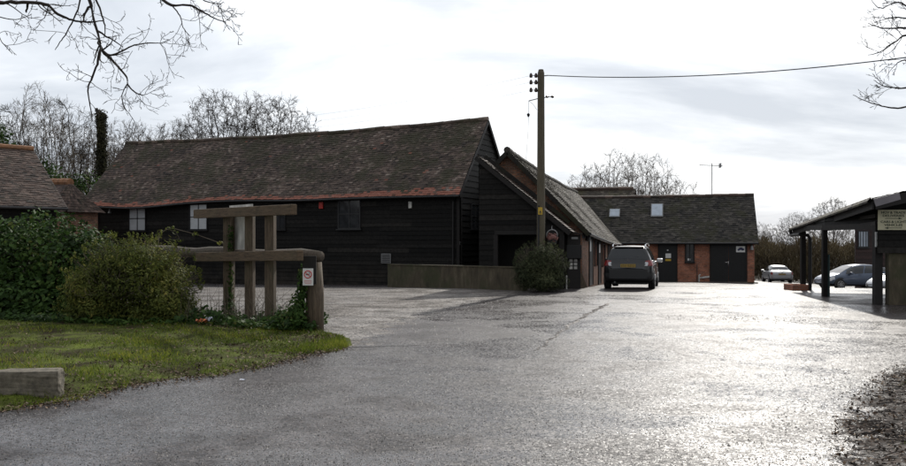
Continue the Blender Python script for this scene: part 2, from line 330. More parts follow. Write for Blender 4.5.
class MB:
    def __init__(s): s.v = []; s.f = []; s.tone = {}; s.red = {}; s.xf = None
    def add(s, vs, fs, tone=None, red=None):
        k = len(s.v)
        if s.xf is not None: vs = [s.xf @ Vector(p) for p in vs]
        s.v.extend(tuple(p) for p in vs)
        for f in fs:
            if tone is not None: s.tone[len(s.f)] = tone
            if red is not None: s.red[len(s.f)] = red
            s.f.append(tuple(i+k for i in f))
        return s
    def quad(s, a, b, c, d, tone=None, red=None): return s.add([a, b, c, d], [(0, 1, 2, 3)], tone, red)
    def box(s, c, size, ex=(1, 0, 0), ey=(0, 1, 0), ez=(0, 0, 1), tone=None):
        c = Vector(c); ex = Vector(ex)*size[0]/2; ey = Vector(ey)*size[1]/2; ez = Vector(ez)*size[2]/2
        vs = [c+i*ex+j*ey+k*ez for k in (-1, 1) for j in (-1, 1) for i in (-1, 1)]
        return s.add(vs, [(0, 2, 3, 1), (4, 5, 7, 6), (0, 1, 5, 4), (2, 6, 7, 3), (0, 4, 6, 2), (1, 3, 7, 5)], tone)
    def bar(s, a, b, w, h, up=(0, 0, 1), tone=None):
        a = Vector(a); b = Vector(b); ex = (b-a); Ln = ex.length; ex.normalize()
        ey = Vector(up).cross(ex).normalized(); ez = ex.cross(ey)
        return s.box((a+b)/2, (Ln, w, h), ex, ey, ez, tone)
    def prism(s, pts, off):
        """closed polygon pts (3d) extruded by vector off"""
        n = len(pts); off = Vector(off); vs = [Vector(p) for p in pts]+[Vector(p)+off for p in pts]
        return s.add(vs, [tuple(range(n))[::-1], tuple(range(n, 2*n))]+[(i, (i+1) % n, n+(i+1) % n, n+i) for i in range(n)])
    def tube(s, pts, rad, n=6, cap=True, tone=None):
        pts = [Vector(p) for p in pts]; m = len(pts)
        if isinstance(rad, (int, float)): rad = [rad]*m
        vs = []; ref = None
        for i, p in enumerate(pts):
            t = (pts[min(i+1, m-1)]-pts[max(i-1, 0)])
            if t.length < 1e-9: t = Vector((0, 0, 1))
            t.normalize()
            if ref is None: ref = Vector((1, 0, 0)) if abs(t.x) < 0.8 else Vector((0, 1, 0))
            a = (ref-t*ref.dot(t))
            a = a.normalized() if a.length > 1e-6 else t.orthogonal().normalized()
            ref = a; b = t.cross(a)
            for k in range(n):
                w = 2*math.pi*k/n; vs.append(p+(a*math.cos(w)+b*math.sin(w))*rad[i])
        fs = [(i*n+k, i*n+(k+1) % n, (i+1)*n+(k+1) % n, (i+1)*n+k) for i in range(m-1) for k in range(n)]
        if cap: fs += [tuple(range(n))[::-1], tuple((m-1)*n+k for k in range(n))]
        return s.add(vs, fs, tone)
    def disc(s, c, r, axis, th, n=20):
        axis = Vector(axis).normalized(); c = Vector(c)
        return s.tube([c-axis*th/2, c+axis*th/2], r, n)
    def ring(s, c, R_, r, axis, n=24, k=8):
        axis = Vector(axis).normalized(); a = axis.orthogonal().normalized(); b = axis.cross(a); c = Vector(c)
        vs = []
        for i in range(n):
            w = 2*math.pi*i/n; d = a*math.cos(w)+b*math.sin(w)
            for j in range(k):
                q = 2*math.pi*j/k; vs.append(c+d*(R_+r*math.cos(q))+axis*r*math.sin(q))
        return s.add(vs, [(i*k+j, ((i+1) % n)*k+j, ((i+1) % n)*k+(j+1) % k, i*k+(j+1) % k) for i in range(n) for j in range(k)])
    def build(s, name, mat, parent=None, local=False, bevel=0.0, smooth=False, jit=0.0):
        vs = s.v
        if parent is not None and not local:
            inv = wmat(parent).inverted(); vs = [inv @ Vector(p) for p in vs]
        me = bpy.data.meshes.new(name)
        me.from_pydata([tuple(p) for p in vs], [], s.f)
        if bevel > 0:
            bm = bmesh.new(); bm.from_mesh(me)
            bmesh.ops.bevel(bm, geom=[e for e in bm.edges if e.calc_face_angle(0) > 0.5], offset=bevel, segments=2, affect='EDGES', profile=0.6)
            bm.to_mesh(me); bm.free()
        if s.tone and not bevel:
            a = me.attributes.new('tone', 'FLOAT', 'FACE'); arr = np.full(len(s.f), 0.5, np.float32)
            for k, t in s.tone.items(): arr[k] = t
            a.data.foreach_set('value', arr)
        if s.red:
            a = me.attributes.new('red', 'FLOAT', 'FACE'); arr = np.zeros(len(s.f), np.float32)
            for k, t in s.red.items(): arr[k] = t
            a.data.foreach_set('value', arr)
        if smooth:
            for p in me.polygons: p.use_smooth = True
        me.materials.append(mat); me.update()
        return link(name, me, parent)

def np_obj(name, V, Fc, mat, parent=None, tone=None, local=False):
    V = np.asarray(V, np.float32).reshape(-1, 3); Fc = np.asarray(Fc, np.int32)
    if parent is not None and not local:
        inv = np.array(wmat(parent).inverted(), np.float32); V = V@inv[:3, :3].T+inv[:3, 3]
    me = bpy.data.meshes.new(name); k = Fc.shape[1]
    me.vertices.add(len(V)); me.vertices.foreach_set('co', V.ravel())
    me.loops.add(Fc.size); me.loops.foreach_set('vertex_index', Fc.ravel())
    me.polygons.add(len(Fc)); me.polygons.foreach_set('loop_start', np.arange(0, Fc.size, k, dtype=np.int32))
    me.update(calc_edges=True)
    if tone is not None:
        a = me.attributes.new('tone', 'FLOAT', 'FACE'); a.data.foreach_set('value', np.asarray(tone, np.float32))
    me.materials.append(mat); me.validate()
    return link(name, me, parent)

def leaf_quads(P, nrm, size, aspect=0.6, bend=0.0):
    """one pointed leaf quad at every point P facing roughly nrm"""
    n = len(P); nrm = nrm/np.maximum(np.linalg.norm(nrm, axis=1, keepdims=True), 1e-6)
    t = rng.normal(size=(n, 3)); t -= nrm*(t*nrm).sum(1, keepdims=True); t /= np.maximum(np.linalg.norm(t, axis=1, keepdims=True), 1e-6)
    b = np.cross(nrm, t); s = np.asarray(size).reshape(-1, 1)
    V = np.stack([P-t*s, P+b*s*aspect-t*s*0.15+nrm*s*0.15, P+t*s, P-b*s*aspect-t*s*0.15+nrm*s*0.15], 1)
    Fq = np.arange(4*n).reshape(n, 4)
    return V.reshape(-1, 3), Fq

def shrub(root, blobs, n, size, mat, name='foliage', aspect=0.6, shell=0.35, up=0.4, lump=0.16, clip=None):
    P = []; Nn = []
    vol = np.array([b[3]*b[4]+b[4]*b[5]+b[3]*b[5] for b in blobs]); cnt = (n*vol/vol.sum()).astype(int)
    for (x, y, z, rx, ry, rz), c in zip(blobs, cnt):
        d = rng.normal(size=(c, 3)); d /= np.linalg.norm(d, axis=1, keepdims=True)
        q = 1-shell*rng.random(c)**1.4
        ph = rng.random(6)*6.28
        lum = 1+lump*(np.sin(d[:, 0]*5+ph[0])*np.sin(d[:, 2]*6+ph[1])+0.7*np.sin(d[:, 1]*9+ph[2])*np.sin(d[:, 2]*11+ph[3])+0.5*np.sin(d[:, 0]*17+ph[4])*np.sin(d[:, 1]*15+ph[5]))
        p = d*(q*lum)[:, None]*np.array([rx, ry, rz])+np.array([x, y, z])
        P.append(p); Nn.append(d/np.array([rx, ry, rz])+rng.normal(size=(c, 3))*0.55+np.array([0, 0, up]))
    P = np.concatenate(P); Nn = np.concatenate(Nn)
    g = np.array([gz(a, b) for a, b in P[:, :2]]); k = P[:, 2] > g+0.02
    if clip is not None: k &= clip(P)
    P = P[k]; Nn = Nn[k]
    s = size*(0.6+0.8*rng.random(len(P)))
    V, Fq = leaf_quads(P, Nn, s, aspect)
    clump = 0.5+0.25*np.sin(P[:, 0]*3.1+P[:, 2]*2.2)*np.sin(P[:, 1]*2.7-P[:, 2]*3.3)
    return np_obj(name, V, Fq, mat, root, np.clip(clump+rng.normal(size=len(P))*0.22, 0, 1))

# ------------------------------------------------------------------ builders for buildings
def V3(p2, z): return Vector((p2[0], p2[1], z))
def board_wall(mb, P, d, nrm, t0, t1, zb, top, gauge=0.19, lap=0.03, skip=()):
    """lapped boards on the wall line P+d*t, outward nrm, from height zb up to top(t)"""
    P = Vector(P[:2]); d = Vector(d[:2]); nrm = Vector(nrm[:2])
    ts = np.linspace(t0, t1, 161); tp = np.array([top(t) for t in ts]); z = zb
    def span(zz):
        k = np.where(tp >= zz-1e-6)[0]
        return None if len(k) == 0 else (ts[k[0]], ts[k[-1]])
    while z < tp.max():
        a = span(z+0.01)
        if a is None: break
        zt = min(z+gauge+0.02, tp.max()); b = span(zt)
        if b is None: b = ((a[0]+a[1])/2-0.01, (a[0]+a[1])/2+0.01)
        x = a[0]; cuts = [a[0]]
        while True:
            x += random.uniform(2.4, 4.6)
            if x > a[1]-1.0: break
            cuts.append(x)
        cuts.append(a[1])
        for i in range(len(cuts)-1):
            l0, l1 = cuts[i], cuts[i+1]
            u0 = b[0] if i == 0 else min(max(l0, b[0]), b[1]); u1 = b[1] if i == len(cuts)-2 else min(max(l1, b[0]), b[1])
            hid = False
            tone = min(1, max(0, random.gauss(0.5, 0.28))); j = random.uniform(-0.018, 0.018); o = lap+random.uniform(-0.006, 0.008)
            A = V3(P+d*l0+nrm*o, z+j); B = V3(P+d*l1+nrm*o, z+j+random.uniform(-.006, .006)); C = V3(P+d*u1+nrm*0.006, zt); D = V3(P+d*u0+nrm*0.006, zt)
            segs = [(A, B, C, D)]
            mb.quad(A, B, C, D, tone)
            mb.quad(V3(P+d*l0, z+j), V3(P+d*l1, z+j), B, A, tone)
        z += gauge
def tile_slope(mb, E0, E1, R0, R1, gauge=0.12, w=0.18, sag=None, lift=0.022, redrow=None, tonef=None, rough=0.25):
    """roof plane of separate lapped tiles, eave E0-E1, ridge R0-R1"""
    E0, E1, R0, R1 = map(Vector, (E0, E1, R0, R1))
    n = (E1-E0).cross(R0-E0).normalized()
    if n.z < 0: n = -n
    Ls = ((R0+R1)/2-(E0+E1)/2).length; rows = max(2, int(Ls/gauge)); Lw = max((E1-E0).length, (R1-R0).length); cols = int(Lw/w)
    def pt(u, v):
        a = E0.lerp(E1, u); b = R0.lerp(R1, u); p = a.lerp(b, v)
        if sag: p = p+Vector((0, 0, sag(u, v)))
        return p
    for j in range(rows+1):
        v0 = j/rows-0.25/rows; v1 = min(1.0, (j+1.05)/rows); off = 0.5*(j % 2)
        if v0 >= 0.999: break
        for i in range(-1, cols):
            u0 = max(0, (i+off)/cols); u1 = min(1, (i+off+0.985)/cols)
            if u1-u0 < 0.1/cols: continue
            t = random.gauss(0.5, rough)
            if tonef: t += tonef((u0+u1)/2, v0)
            t = min(1, max(0, t))
            k1 = lift+random.uniform(-0.007, 0.010); k2 = k1+random.uniform(-0.004, 0.004); dv = random.uniform(-0.12, 0.10)/rows
            a = pt(u0, v0+dv); b = pt(u1, v0+dv); c = pt(u1, v1); d = pt(u0, v1)
            rd = None
            if redrow: rd = redrow((u0+u1)/2, j)
            A = a+n*k1; B = b+n*k2
            mb.quad(A, B, c+n*0.004, d+n*0.004, t, rd)
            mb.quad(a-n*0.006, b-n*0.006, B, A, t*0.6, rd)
    return pt, n
def ridge_line(mb, pts, r=0.13, seg=0.34, tone=None):
    """half-round ridge tiles along a polyline"""
    pts = [Vector(p) for p in pts]
    for a, b in zip(pts[:-1], pts[1:]):
        Ln = (b-a).length; k = max(1, int(Ln/seg))
        for i in range(k):
            p = a.lerp(b, i/k); q = a.lerp(b, (i+1.06)/k); j = Vector((0, 0, random.uniform(-0.012, 0.012)))
            mb.tube([p+j, q+j], [r*1.03, r*0.97], 8, True, min(1, max(0, random.gauss(.5, .25))))
def plane_window(root, O, d, nrm, t, z0, z1, w, pane_mat, frame_mat, bars=(1, 1), ft=0.05, depth=0.07, name='window', sill=True, label=None):
    """window on wall line O+d*t: frame, glazing bars and pane; stands proud of lapped boards"""
    O = Vector(O[:2]); d = Vector(d[:2]); nrm = Vector(nrm[:2]); c = O+d*t
    ex = V3(d, 0); ey = V3(nrm, 0)
    m = MB()
    for sx in (-1, 1): m.box(V3(c+d*sx*(w/2-ft/2)+nrm*depth/2, (z0+z1)/2), (ft, depth, z1-z0), ex, ey)
    for zz in (z0+ft/2, z1-ft/2): m.box(V3(c+nrm*(depth/2-0.002), zz), (w-2*ft-0.002, depth-0.004, ft), ex, ey)
    for i in range(1, bars[0]+1):
        m.box(V3(c+d*(-w/2+w*i/(bars[0]+1))+nrm*(depth/2-0.004), (z0+z1)/2), (0.04, depth-0.016, z1-z0-2*ft), ex, ey)
    for i in range(1, bars[1]+1):
        m.box(V3(c+nrm*(depth/2-0.006), z0+(z1-z0)*i/(bars[1]+1)), (w-2*ft, depth-0.024, 0.045), ex, ey)
    o = m.build(name, frame_mat, root)
    p = MB(); p.box(V3(c+nrm*0.036, (z0+z1)/2), (w-2*ft-0.004, 0.012, z1-z0-2*ft-0.004), ex, ey); p.build('pane', pane_mat, o)
    if sill:
        s = MB(); s.box(V3(c+nrm*0.07, z0-0.03), (w+0.14, 0.14, 0.05), ex, ey); s.build('sill', frame_mat, o)
    return o
def panel(mb, O, d, nrm, t0, t1, z0, z1, o0, o1):
    O = Vector(O[:2]); d = Vector(d[:2]); nrm = Vector(nrm[:2])
    c = O+d*(t0+t1)/2+nrm*(o0+o1)/2
    return mb.box(V3(c, (z0+z1)/2), (abs(t1-t0), abs(o1-o0), z1-z0), V3(d, 0), V3(nrm, 0))
_txt = {}
def text_obj(name, s, size, loc, ex, ez, mat, parent, depth=0.004, local=False, width=None):
    cu = bpy.data.curves.new('t', 'FONT'); cu.body = s; cu.size = size; cu.align_x = 'CENTER'; cu.align_y = 'CENTER'; cu.extrude = depth; cu.resolution_u = 3; cu.space_word = .8; cu.offset = size*0.012
    o = bpy.data.objects.new('t', cu); COL.objects.link(o); bpy.context.view_layer.update()
    me = bpy.data.meshes.new_from_object(o.evaluated_get(bpy.context.evaluated_depsgraph_get()))
    bpy.data.objects.remove(o); bpy.data.curves.remove(cu)
    ex = Vector(ex).normalized(); ez = Vector(ez).normalized(); ey = ex.cross(ez)*-1
    xs = [v.co.x for v in me.vertices]; k = 1.0
    if width: k = width/(max(xs)-min(xs))
    mx = wmat(parent).inverted() if not local else Matrix.Identity(4)
    for v in me.vertices:
        c = v.co.copy(); v.co = mx @ (Vector(loc)+ex*c.x*k+ez*c.y-ey*c.z*1.0)
    me.name = name; me.materials.clear(); me.materials.append(mat)
    return link(name, me, parent)
#SECTION2
# ================================================================== ground
def grid_sheet(name, rows, xa, xb, nx, mat, zf, kind='structure', cover=None, pw=1.0):
    V = []; Fq = []; cv = []
    for y in rows:
        a, b = xa(y), xb(y)
        for i in range(nx+1):
            x = a+(b-a)*(i/nx)**pw; V.append((x, y, zf(x, y)))
            if cover: cv.append(cover(x, y))
    n = nx+1
    for j in range(len(rows)-1):
        for i in range(nx): Fq.append((j*n+i, j*n+i+1, (j+1)*n+i+1, (j+1)*n+i))
    o = np_obj(name, V, Fq, mat); o['kind'] = kind
    if cover: o.data.attributes.new('cover', 'FLOAT', 'POINT').data.foreach_set('value', np.array(cv, np.float32))
    for p in o.data.polygons: p.use_smooth = True
    return o
def interp(tab):
    ys = [a for a, b in tab]; xs = [b for a, b in tab]
    return lambda y: float(np.interp(y, ys, xs))
gx = sorted(set([-3000, -1200, -500, -250, -140, -90]+list(range(-60, 61, 2))+[90, 140, 250, 500, 1200, 3000]))
gy = sorted(set([-800, -300, -120, -60, -30]+list(range(-16, 100, 2))+[110, 140, 200, 320, 600, 1200, 3000]))
V = [(x, y, gz(x, y)-0.03) for y in gy for x in gx]; n = len(gx)
o = np_obj('ground', V, [(j*n+i, j*n+i+1, (j+1)*n+i+1, (j+1)*n+i) for j in range(len(gy)-1) for i in range(n-1)], M['earth']); o['kind'] = 'structure'

edge = [(-16.0, 6.0), (-12, 6.35), (-9, 6.9), (-6.2, 7.75), (-4.34, 8.62), (-3.93, 9.0), (-3.75, 9.7), (-3.45, 10.3), (-3.04, 10.83), (-2.6, 11.5), (-2.3, 12.2), (-2.05, 12.9), (-1.80, 13.7), (-1.62, 14.4)]
back = [(-20, 20), (-17, 20.5), (-14, 20.8), (-11.5, 20.8), (-9.2, 20.6), (-7.6, 20.2), (-6.4, 19.7), (-5.6, 19.2), (-5.0, 18.7), (-4.4, 18.2), (-3.8, 17.7), (-3.2, 17.1), (-2.6, 16.4), (-1.75, 15.2)]
def path(pts, m):
    P = np.array(pts, float); s = np.concatenate([[0], np.cumsum(np.linalg.norm(np.diff(P, axis=0), axis=1))])
    q = np.linspace(0, s[-1], m)
    return np.stack([np.interp(q, s, P[:, 0]), np.interp(q, s, P[:, 1])], 1)
edge_l = interp([(b, a) for a, b in edge])
bound = interp([(14.4, -1.62), (16, -1.35), (18, -1.2), (22, -0.56), (27, 0.9), (31, 2.6), (34, 4.6), (36, 6.0)])
mudb = interp([(-20, 1.4), (0, 2.0), (6.5, 2.95), (8, 3.6), (9.3, 4.35), (11, 5.4), (12.5, 6.5), (14, 8.6), (16, 14)])
rowsA = list(np.arange(-16, 90.1, 0.5))
zr = lambda x, y: gz(x, y)
def road_left(y):
    if y < 6.0: return -30.0
    if y < 14.4: return edge_l(y)-0.25
    if y < 36: return bound(y)
    return -30.0
YX, MX = 1.6, 1.3
def road_l2(y): return road_left(y)+(YX if 14.4 <= y < 36 else 0)
grid_sheet('road', rowsA, road_l2, lambda y: min(mudb(y)-MX, 45.0) if y < 16.2 else 45.0, 24, M['road'], zr)
grid_sheet('yard_surface', [y for y in rowsA if 14.0 <= y <= 36], lambda y: -30.0, lambda y: bound(max(y, 14.4))+(YX if y >= 14.4 else 0), 70, M['yard'], zr, cover=lambda x, y: min(1.6, max(-1.0, (bound(max(y, 14.4))+.1-x)/1.2+.5)))
def mudz(x, y):
    k = x-mudb(y)
    return gz(x, y)+0.05*sstep(0.0, 1.2, k)*(0.6+0.4*math.sin(x*3.1)*math.sin(y*2.3))+0.02*math.sin(x*9)*math.sin(y*8)*sstep(0, .5, k)
grid_sheet('muddy_verge', list(np.arange(-16, 16.1, 0.25)), lambda y: mudb(y)-MX, lambda y: 26.0, 110, M['mud'], mudz, cover=lambda x, y: min(1.6, max(-1.0, (x-mudb(y))/1.0+.6)), pw=1.7)

EP = path(edge, 90); BP = path(back, 90); NV = 26
def verge_pt(i, v):
    p = EP[i]*(1-v)+BP[i]*v; return p
def verge_z(v, x, y):
    k = 0.30+0.70*sstep(-1.9, -4.2, x) if False else 0.25+0.75*min(1.0, max(0.0, (-1.7-x)/2.6))
    return -0.012+k*(0.10*sstep(0, 0.10, v)+0.07*sstep(0.1, 0.6, v)-0.17*sstep(0.93, 1.0, v))+k*(0.02*math.sin(x*2.3+y)*math.sin(y*1.9)+0.012*math.sin(x*7)*math.sin(y*6.1))
EW = np.convolve(rng.normal(size=96)*.26, np.ones(3)/3, 'same')[3:93]+0.05*np.sin(np.arange(90)*.45)
V = []
for i in range(90):
    wob = EW[i]
    for j in range(NV+1):
        v = (j/NV)**1.5; p = verge_pt(i, v); d = (EP[i]-BP[i]); d = d/np.linalg.norm(d)
        p = p+d*wob*(1-v); V.append((p[0], p[1], verge_z(v, p[0], p[1])))
n = NV+1
o = np_obj('grass_verge', V, [(i*n+j, (i+1)*n+j, (i+1)*n+j+1, i*n+j+1) for i in range(89) for j in range(NV)], M['turf']); o['kind'] = 'structure'
for p in o.data.polygons: p.use_smooth = True
# grass blades
def verge_sample(n, vmax=1.0, pw=1.3):
    i = rng.random(n)*88; v = rng.random(n)**pw*vmax
    k = i.astype(int); f = (i-k)[:, None]
    e = EP[k]*(1-f)+EP[k+1]*f; b = BP[k]*(1-f)+BP[k+1]*f
    ew = EW[k]*(1-f[:, 0])+EW[np.minimum(k+1, 89)]*f[:, 0]; dv = e-b; dv = dv/np.linalg.norm(dv, axis=1, keepdims=True)
    p = e*(1-v[:, None])+b*v[:, None]+dv*(ew*(1-v))[:, None]
    z = np.array([verge_z(a, x, y) for a, (x, y) in zip(v, p)])
    return np.column_stack([p, z]), v
P, v = verge_sample(190000)
patch = np.sin(P[:, 0]*2.1+np.sin(P[:, 1]*1.7)*1.5)*np.sin(P[:, 1]*2.4+np.sin(P[:, 0]*1.3))
keep = (P[:, 0] > -9.5) & (rng.random(len(P)) < 0.42+0.38*patch+.3*np.sin(P[:, 0]*1.1+2*np.sin(P[:, 1]*.8))*np.sin(P[:, 1]*3.1+P[:, 0])) & (v > 0.0)
P = P[keep]; patch = patch[keep]; n = len(P)
tuft = (np.sin(P[:, 0]*7.3+np.sin(P[:, 1]*5)*2)*np.sin(P[:, 1]*6.1+np.sin(P[:, 0]*4.2)*2) > .62); hgt = (0.018+0.045*rng.random(n)**2.2)*(1+0.4*patch)*np.where(tuft, 1.9, 1.0); th = rng.random(n)*6.283; wd = 0.0035+0.004*rng.random(n)
lean = rng.normal(size=(n, 2))*0.6
tip = P+np.column_stack([lean*hgt[:, None], hgt])
sd = np.column_stack([np.cos(th), np.sin(th), np.zeros(n)])*wd[:, None]
V = np.stack([P-sd-[0, 0, .01], P+sd-[0, 0, .01], tip], 1).reshape(-1, 3)
o = np_obj('grass', V, np.arange(3*n).reshape(n, 3), M['grass'], tone=np.clip(0.48+0.30*patch+rng.normal(size=n)*0.2, 0, 1))
tag(o, 'short mossy grass on the verge beside the road', 'grass', kind='stuff')
# dead leaves on verge and road edge
P, v = verge_sample(11000, 1.0, 1.7)
P2 = np.column_stack([np.zeros(3200), rng.uniform(5.0, 12, 3200), np.zeros(3200)])
P2[:, 0] = [mudb(y)+abs(rng.normal(0, 0.8))-0.25 for y in P2[:, 1]]; P2[:, 2] = [max(mudz(x, y), gz(x, y))+0.005 for x, y, _ in P2]
P3 = EP[rng.integers(20, 88, 5200)]+rng.normal(size=(5200, 2))*0.12; P3 = np.column_stack([P3, np.full(5200, 0.006)+0.03*rng.random(5200)])
P = np.concatenate([P+[0, 0, 0.015], P2+[0, 0, 0.004], P3])
Vv, Fq = leaf_quads(P, rng.normal(size=(len(P), 3))*0.5+[0, 0, 1], np.concatenate([0.010+0.018*rng.random(11000)**1.4, 0.008+0.016*rng.random(len(P)-11000)**1.6]), 0.6)
o = np_obj('leaf_litter', Vv, Fq, M['litter'], tone=rng.random(len(P)))
tag(o, 'scattered brown dead leaves along the verge edges', 'leaf litter', kind='stuff')
# loose chippings on the asphalt and yard
Q = []
for _ in range(5200):
    r = random.random()
    if r < 0.35:
        y = random.uniform(4.8, 15); x = random.uniform(max(edge_l(y), -4.5), mudb(y)); s = random.uniform(0.003, 0.009)
    elif r < 0.6:
        y = random.uniform(15, 31); x = random.gauss(bound(y), 1.2); s = random.uniform(0.006, 0.018)
    elif r < 0.72:
        y = random.gauss(19.5, 0.5); x = random.uniform(4.6, 8.2); s = random.uniform(0.006, 0.02)
        y += (x-6)*-0.25
    else:
        y = random.uniform(5, 13); x = mudb(y)+random.gauss(-0.1, 0.45); s = random.uniform(0.005, 0.016)
    if y < 14.5 and x < edge_l(y)+0.02: continue
    Q.append((x, y, max(gz(x, y), mudz(x, y) if y < 16 and x > mudb(y) else -9), s))
V = []; Fq = []; T = []
for x, y, z, s in Q:
    k = len(V); a = random.random()*6.28; t = random.random()
    for q in range(4):
        w = a+q*1.57+random.uniform(-.3, .3); V.append((x+math.cos(w)*s*random.uniform(.7, 1.3), y+math.sin(w)*s*random.uniform(.7, 1.3), z-0.002))
    V.append((x, y, z+s*random.uniform(.6, 1.1)))
    for q in range(4): Fq.append((k+q, k+(q+1) % 4, k+4)); T.append(t)
nC = 70000; yy = 4.9+10.5*rng.random(nC)**1.25; xl_ = np.array([edge_l(a) if a < 14.4 else -1.6 for a in yy])+.05; xr_ = np.array([mudb(a) for a in yy]); xl_ = np.maximum(xl_, -.52*yy-.2); xr_ = np.minimum(xr_, .52*yy+.2)
xx = xl_+(xr_-xl_)*rng.random(nC); ss = .0025+.0045*rng.random(nC)**1.5; an = rng.random(nC)*6.283
ring = np.stack([np.column_stack([xx+np.cos(an+q*2.094+rng.normal(size=nC)*.3)*ss*1.2, yy+np.sin(an+q*2.094+rng.normal(size=nC)*.3)*ss*1.2, np.full(nC, -.001)]) for q in range(3)], 1)
tipc = np.column_stack([xx+rng.normal(size=nC)*ss*.4, yy+rng.normal(size=nC)*ss*.4, ss*(.7+.6*rng.random(nC))])[:, None]
VC = np.concatenate([ring, tipc], 1); k0 = len(V); base = k0+4*np.arange(nC)
FC = np.stack([np.column_stack([base+a_, base+b_, base+3, base+3]) for a_, b_ in ((0, 1), (1, 2), (2, 0))], 1).reshape(-1, 4)[:, :3]
TC = np.repeat(np.clip(.45+.24*rng.normal(size=nC), 0, 1), 3)
V = np.concatenate([np.array(V), VC.reshape(-1, 3)]); Fq = np.concatenate([np.array(Fq), FC]); T = np.concatenate([np.array(T), TC])
o = np_obj('loose_stone', V, Fq, M['stone'], tone=T); tag(o, 'loose stone chippings scattered over the wet asphalt', 'gravel', kind='stuff')
# seam of crumbled chippings along the old asphalt joint
jp = [(607, 304), (585, 316), (567, 327), (552, 339), (538, 350), (520, 360), (500, 370), (478, 381), (455, 392), (425, 406)]
J = np.array([((px-CX)/(py-HY)*CAMZ, F*CAMZ/(py-HY)) for px, py in jp]); J = path(J, 230)[:160]
V = []
for i, p in enumerate(J):
    t = J[min(i+1, 159)]-J[max(i-1, 0)]; t /= np.linalg.norm(t); nn = np.array([-t[1], t[0]])
    fade = min(1, (159-i)/130); w = (0.03+0.06*random.random()**1.5)*(0.35+0.65*fade)*(.25 if random.random() < .35 else 1); c = p+nn*(random.uniform(-.035, .035)+.025*math.sin(i*.31))
    for s, hh in ((-1, 0.003), (0, 0.012*fade+0.004), (1, 0.003)): q = c+nn*w*s; V.append((q[0], q[1], gz(*q)+hh))
o = np_obj('road_joint', V, [(3*i+k, 3*i+3+k, 3*i+4+k, 3*i+1+k) for i in range(159) for k in (0, 1)], M['seam']); o['kind'] = 'structure'

# ================================================================== long weatherboarded barn
A = Vector((0.319, 41.0)); BD = Vector((-0.9156, 0.4022)); BN = Vector((-0.4022, -0.9156)); BB = -BN; BL = 22.4; BW = 6.4
g0 = gz(A.x, A.y)
barn = thing('barn', (A.x, A.y, g0), 'long black weatherboarded barn with sagging brown tiled roof and red tiles along its eaves', 'barn')
ez0, ez1 = 4.12, 4.17; rz0, rz1 = 7.74, 7.62
def esag(u): return -0.28*math.exp(-((u-0.84)/0.15)**2)-0.06*math.exp(-((u-0.38)/0.12)**2)
def rsag(u): return -0.19*math.sin(math.pi*min(1, max(0, u)))**0.8+0.02*math.sin(u*31)
def barn_sag(u, v): return esag(u)*(1-v)+rsag(u)*v+0.03*math.sin(u*14+2)*math.sin(v*5)*math.sin(v*3.14)
mb = MB(); eave_h = lambda t: (ez0+(ez1-ez0)*t/BL+esag(t/BL)-0.12)
board_wall(mb, A, BD, BN, 0, BL, g0-0.5, lambda t: eave_h(t)+0.1, 0.20)
mb.build('front_wall', M['board'], barn)
def gable_top(t): return eave_h(0)+0.1+(rz0-0.15-eave_h(0)-0.1)*(1-abs(t-BW/2)/(BW/2))
mb = MB(); board_wall(mb, A, BB, -BD, 0, BW, g0-0.3, gable_top, 0.27, 0.04)
mb.build('gable_wall', M['board'], barn)
mb = MB(); A2 = A+BD*BL; board_wall(mb, A2, BB, BD, 0, BW, gz(*A2)-0.6, lambda t: gable_top(t), 0.27, 0.035)
board_wall(mb, A+BB*BW, BD, BB, 0, BL, g0-0.6, lambda t: 4.1, 0.27); mb.build('rear_wall', M['board'], barn)
mb = MB()
e0 = V3(A+BN*0.35-BD*0.12, ez0-0.22); e1 = V3(A+BN*0.35+BD*(BL+0.35), ez1-0.22)
r0 = V3(A+BB*BW/2-BD*0.12, rz0); r1 = V3(A+BB*BW/2+BD*(BL+0.35), rz1)
def redrow(u, j):
    if j == 0: return 0.75 if random.random() < 0.93 else 0.3
    if j == 1: return 0.7 if random.random() < (0.85 if u < .3 or u > .85 else .5) else 0.15
    if j == 2: return 0.7 if (u < 0.22 and random.random() < 0.6) or random.random() < 0.08 else 0.0
    if j == 3 and u < 0.14 and random.random() < 0.4: return 0.7
    return 0.45 if random.random() < 0.003 else 0.0
def btone(u, v): return 0.16*math.sin(u*23+math.sin(v*9)*1.5)*math.sin(v*8+u*6)+0.10*math.sin(u*61)*math.sin(v*17)
bpt, bn = tile_slope(mb, e0, e1, r0, r1, 0.125, 0.18, barn_sag, 0.03, redrow, btone, 0.20)
f0 = V3(A+BB*(BW+0.35)-BD*0.12, ez0-0.22); f1 = V3(A+BB*(BW+0.35)+BD*(BL+0.35), ez1-0.22)
tile_slope(mb, f1, f0, r1, r0, 0.3, 0.4, lambda u, v: rsag(1-u)*v, 0.03)
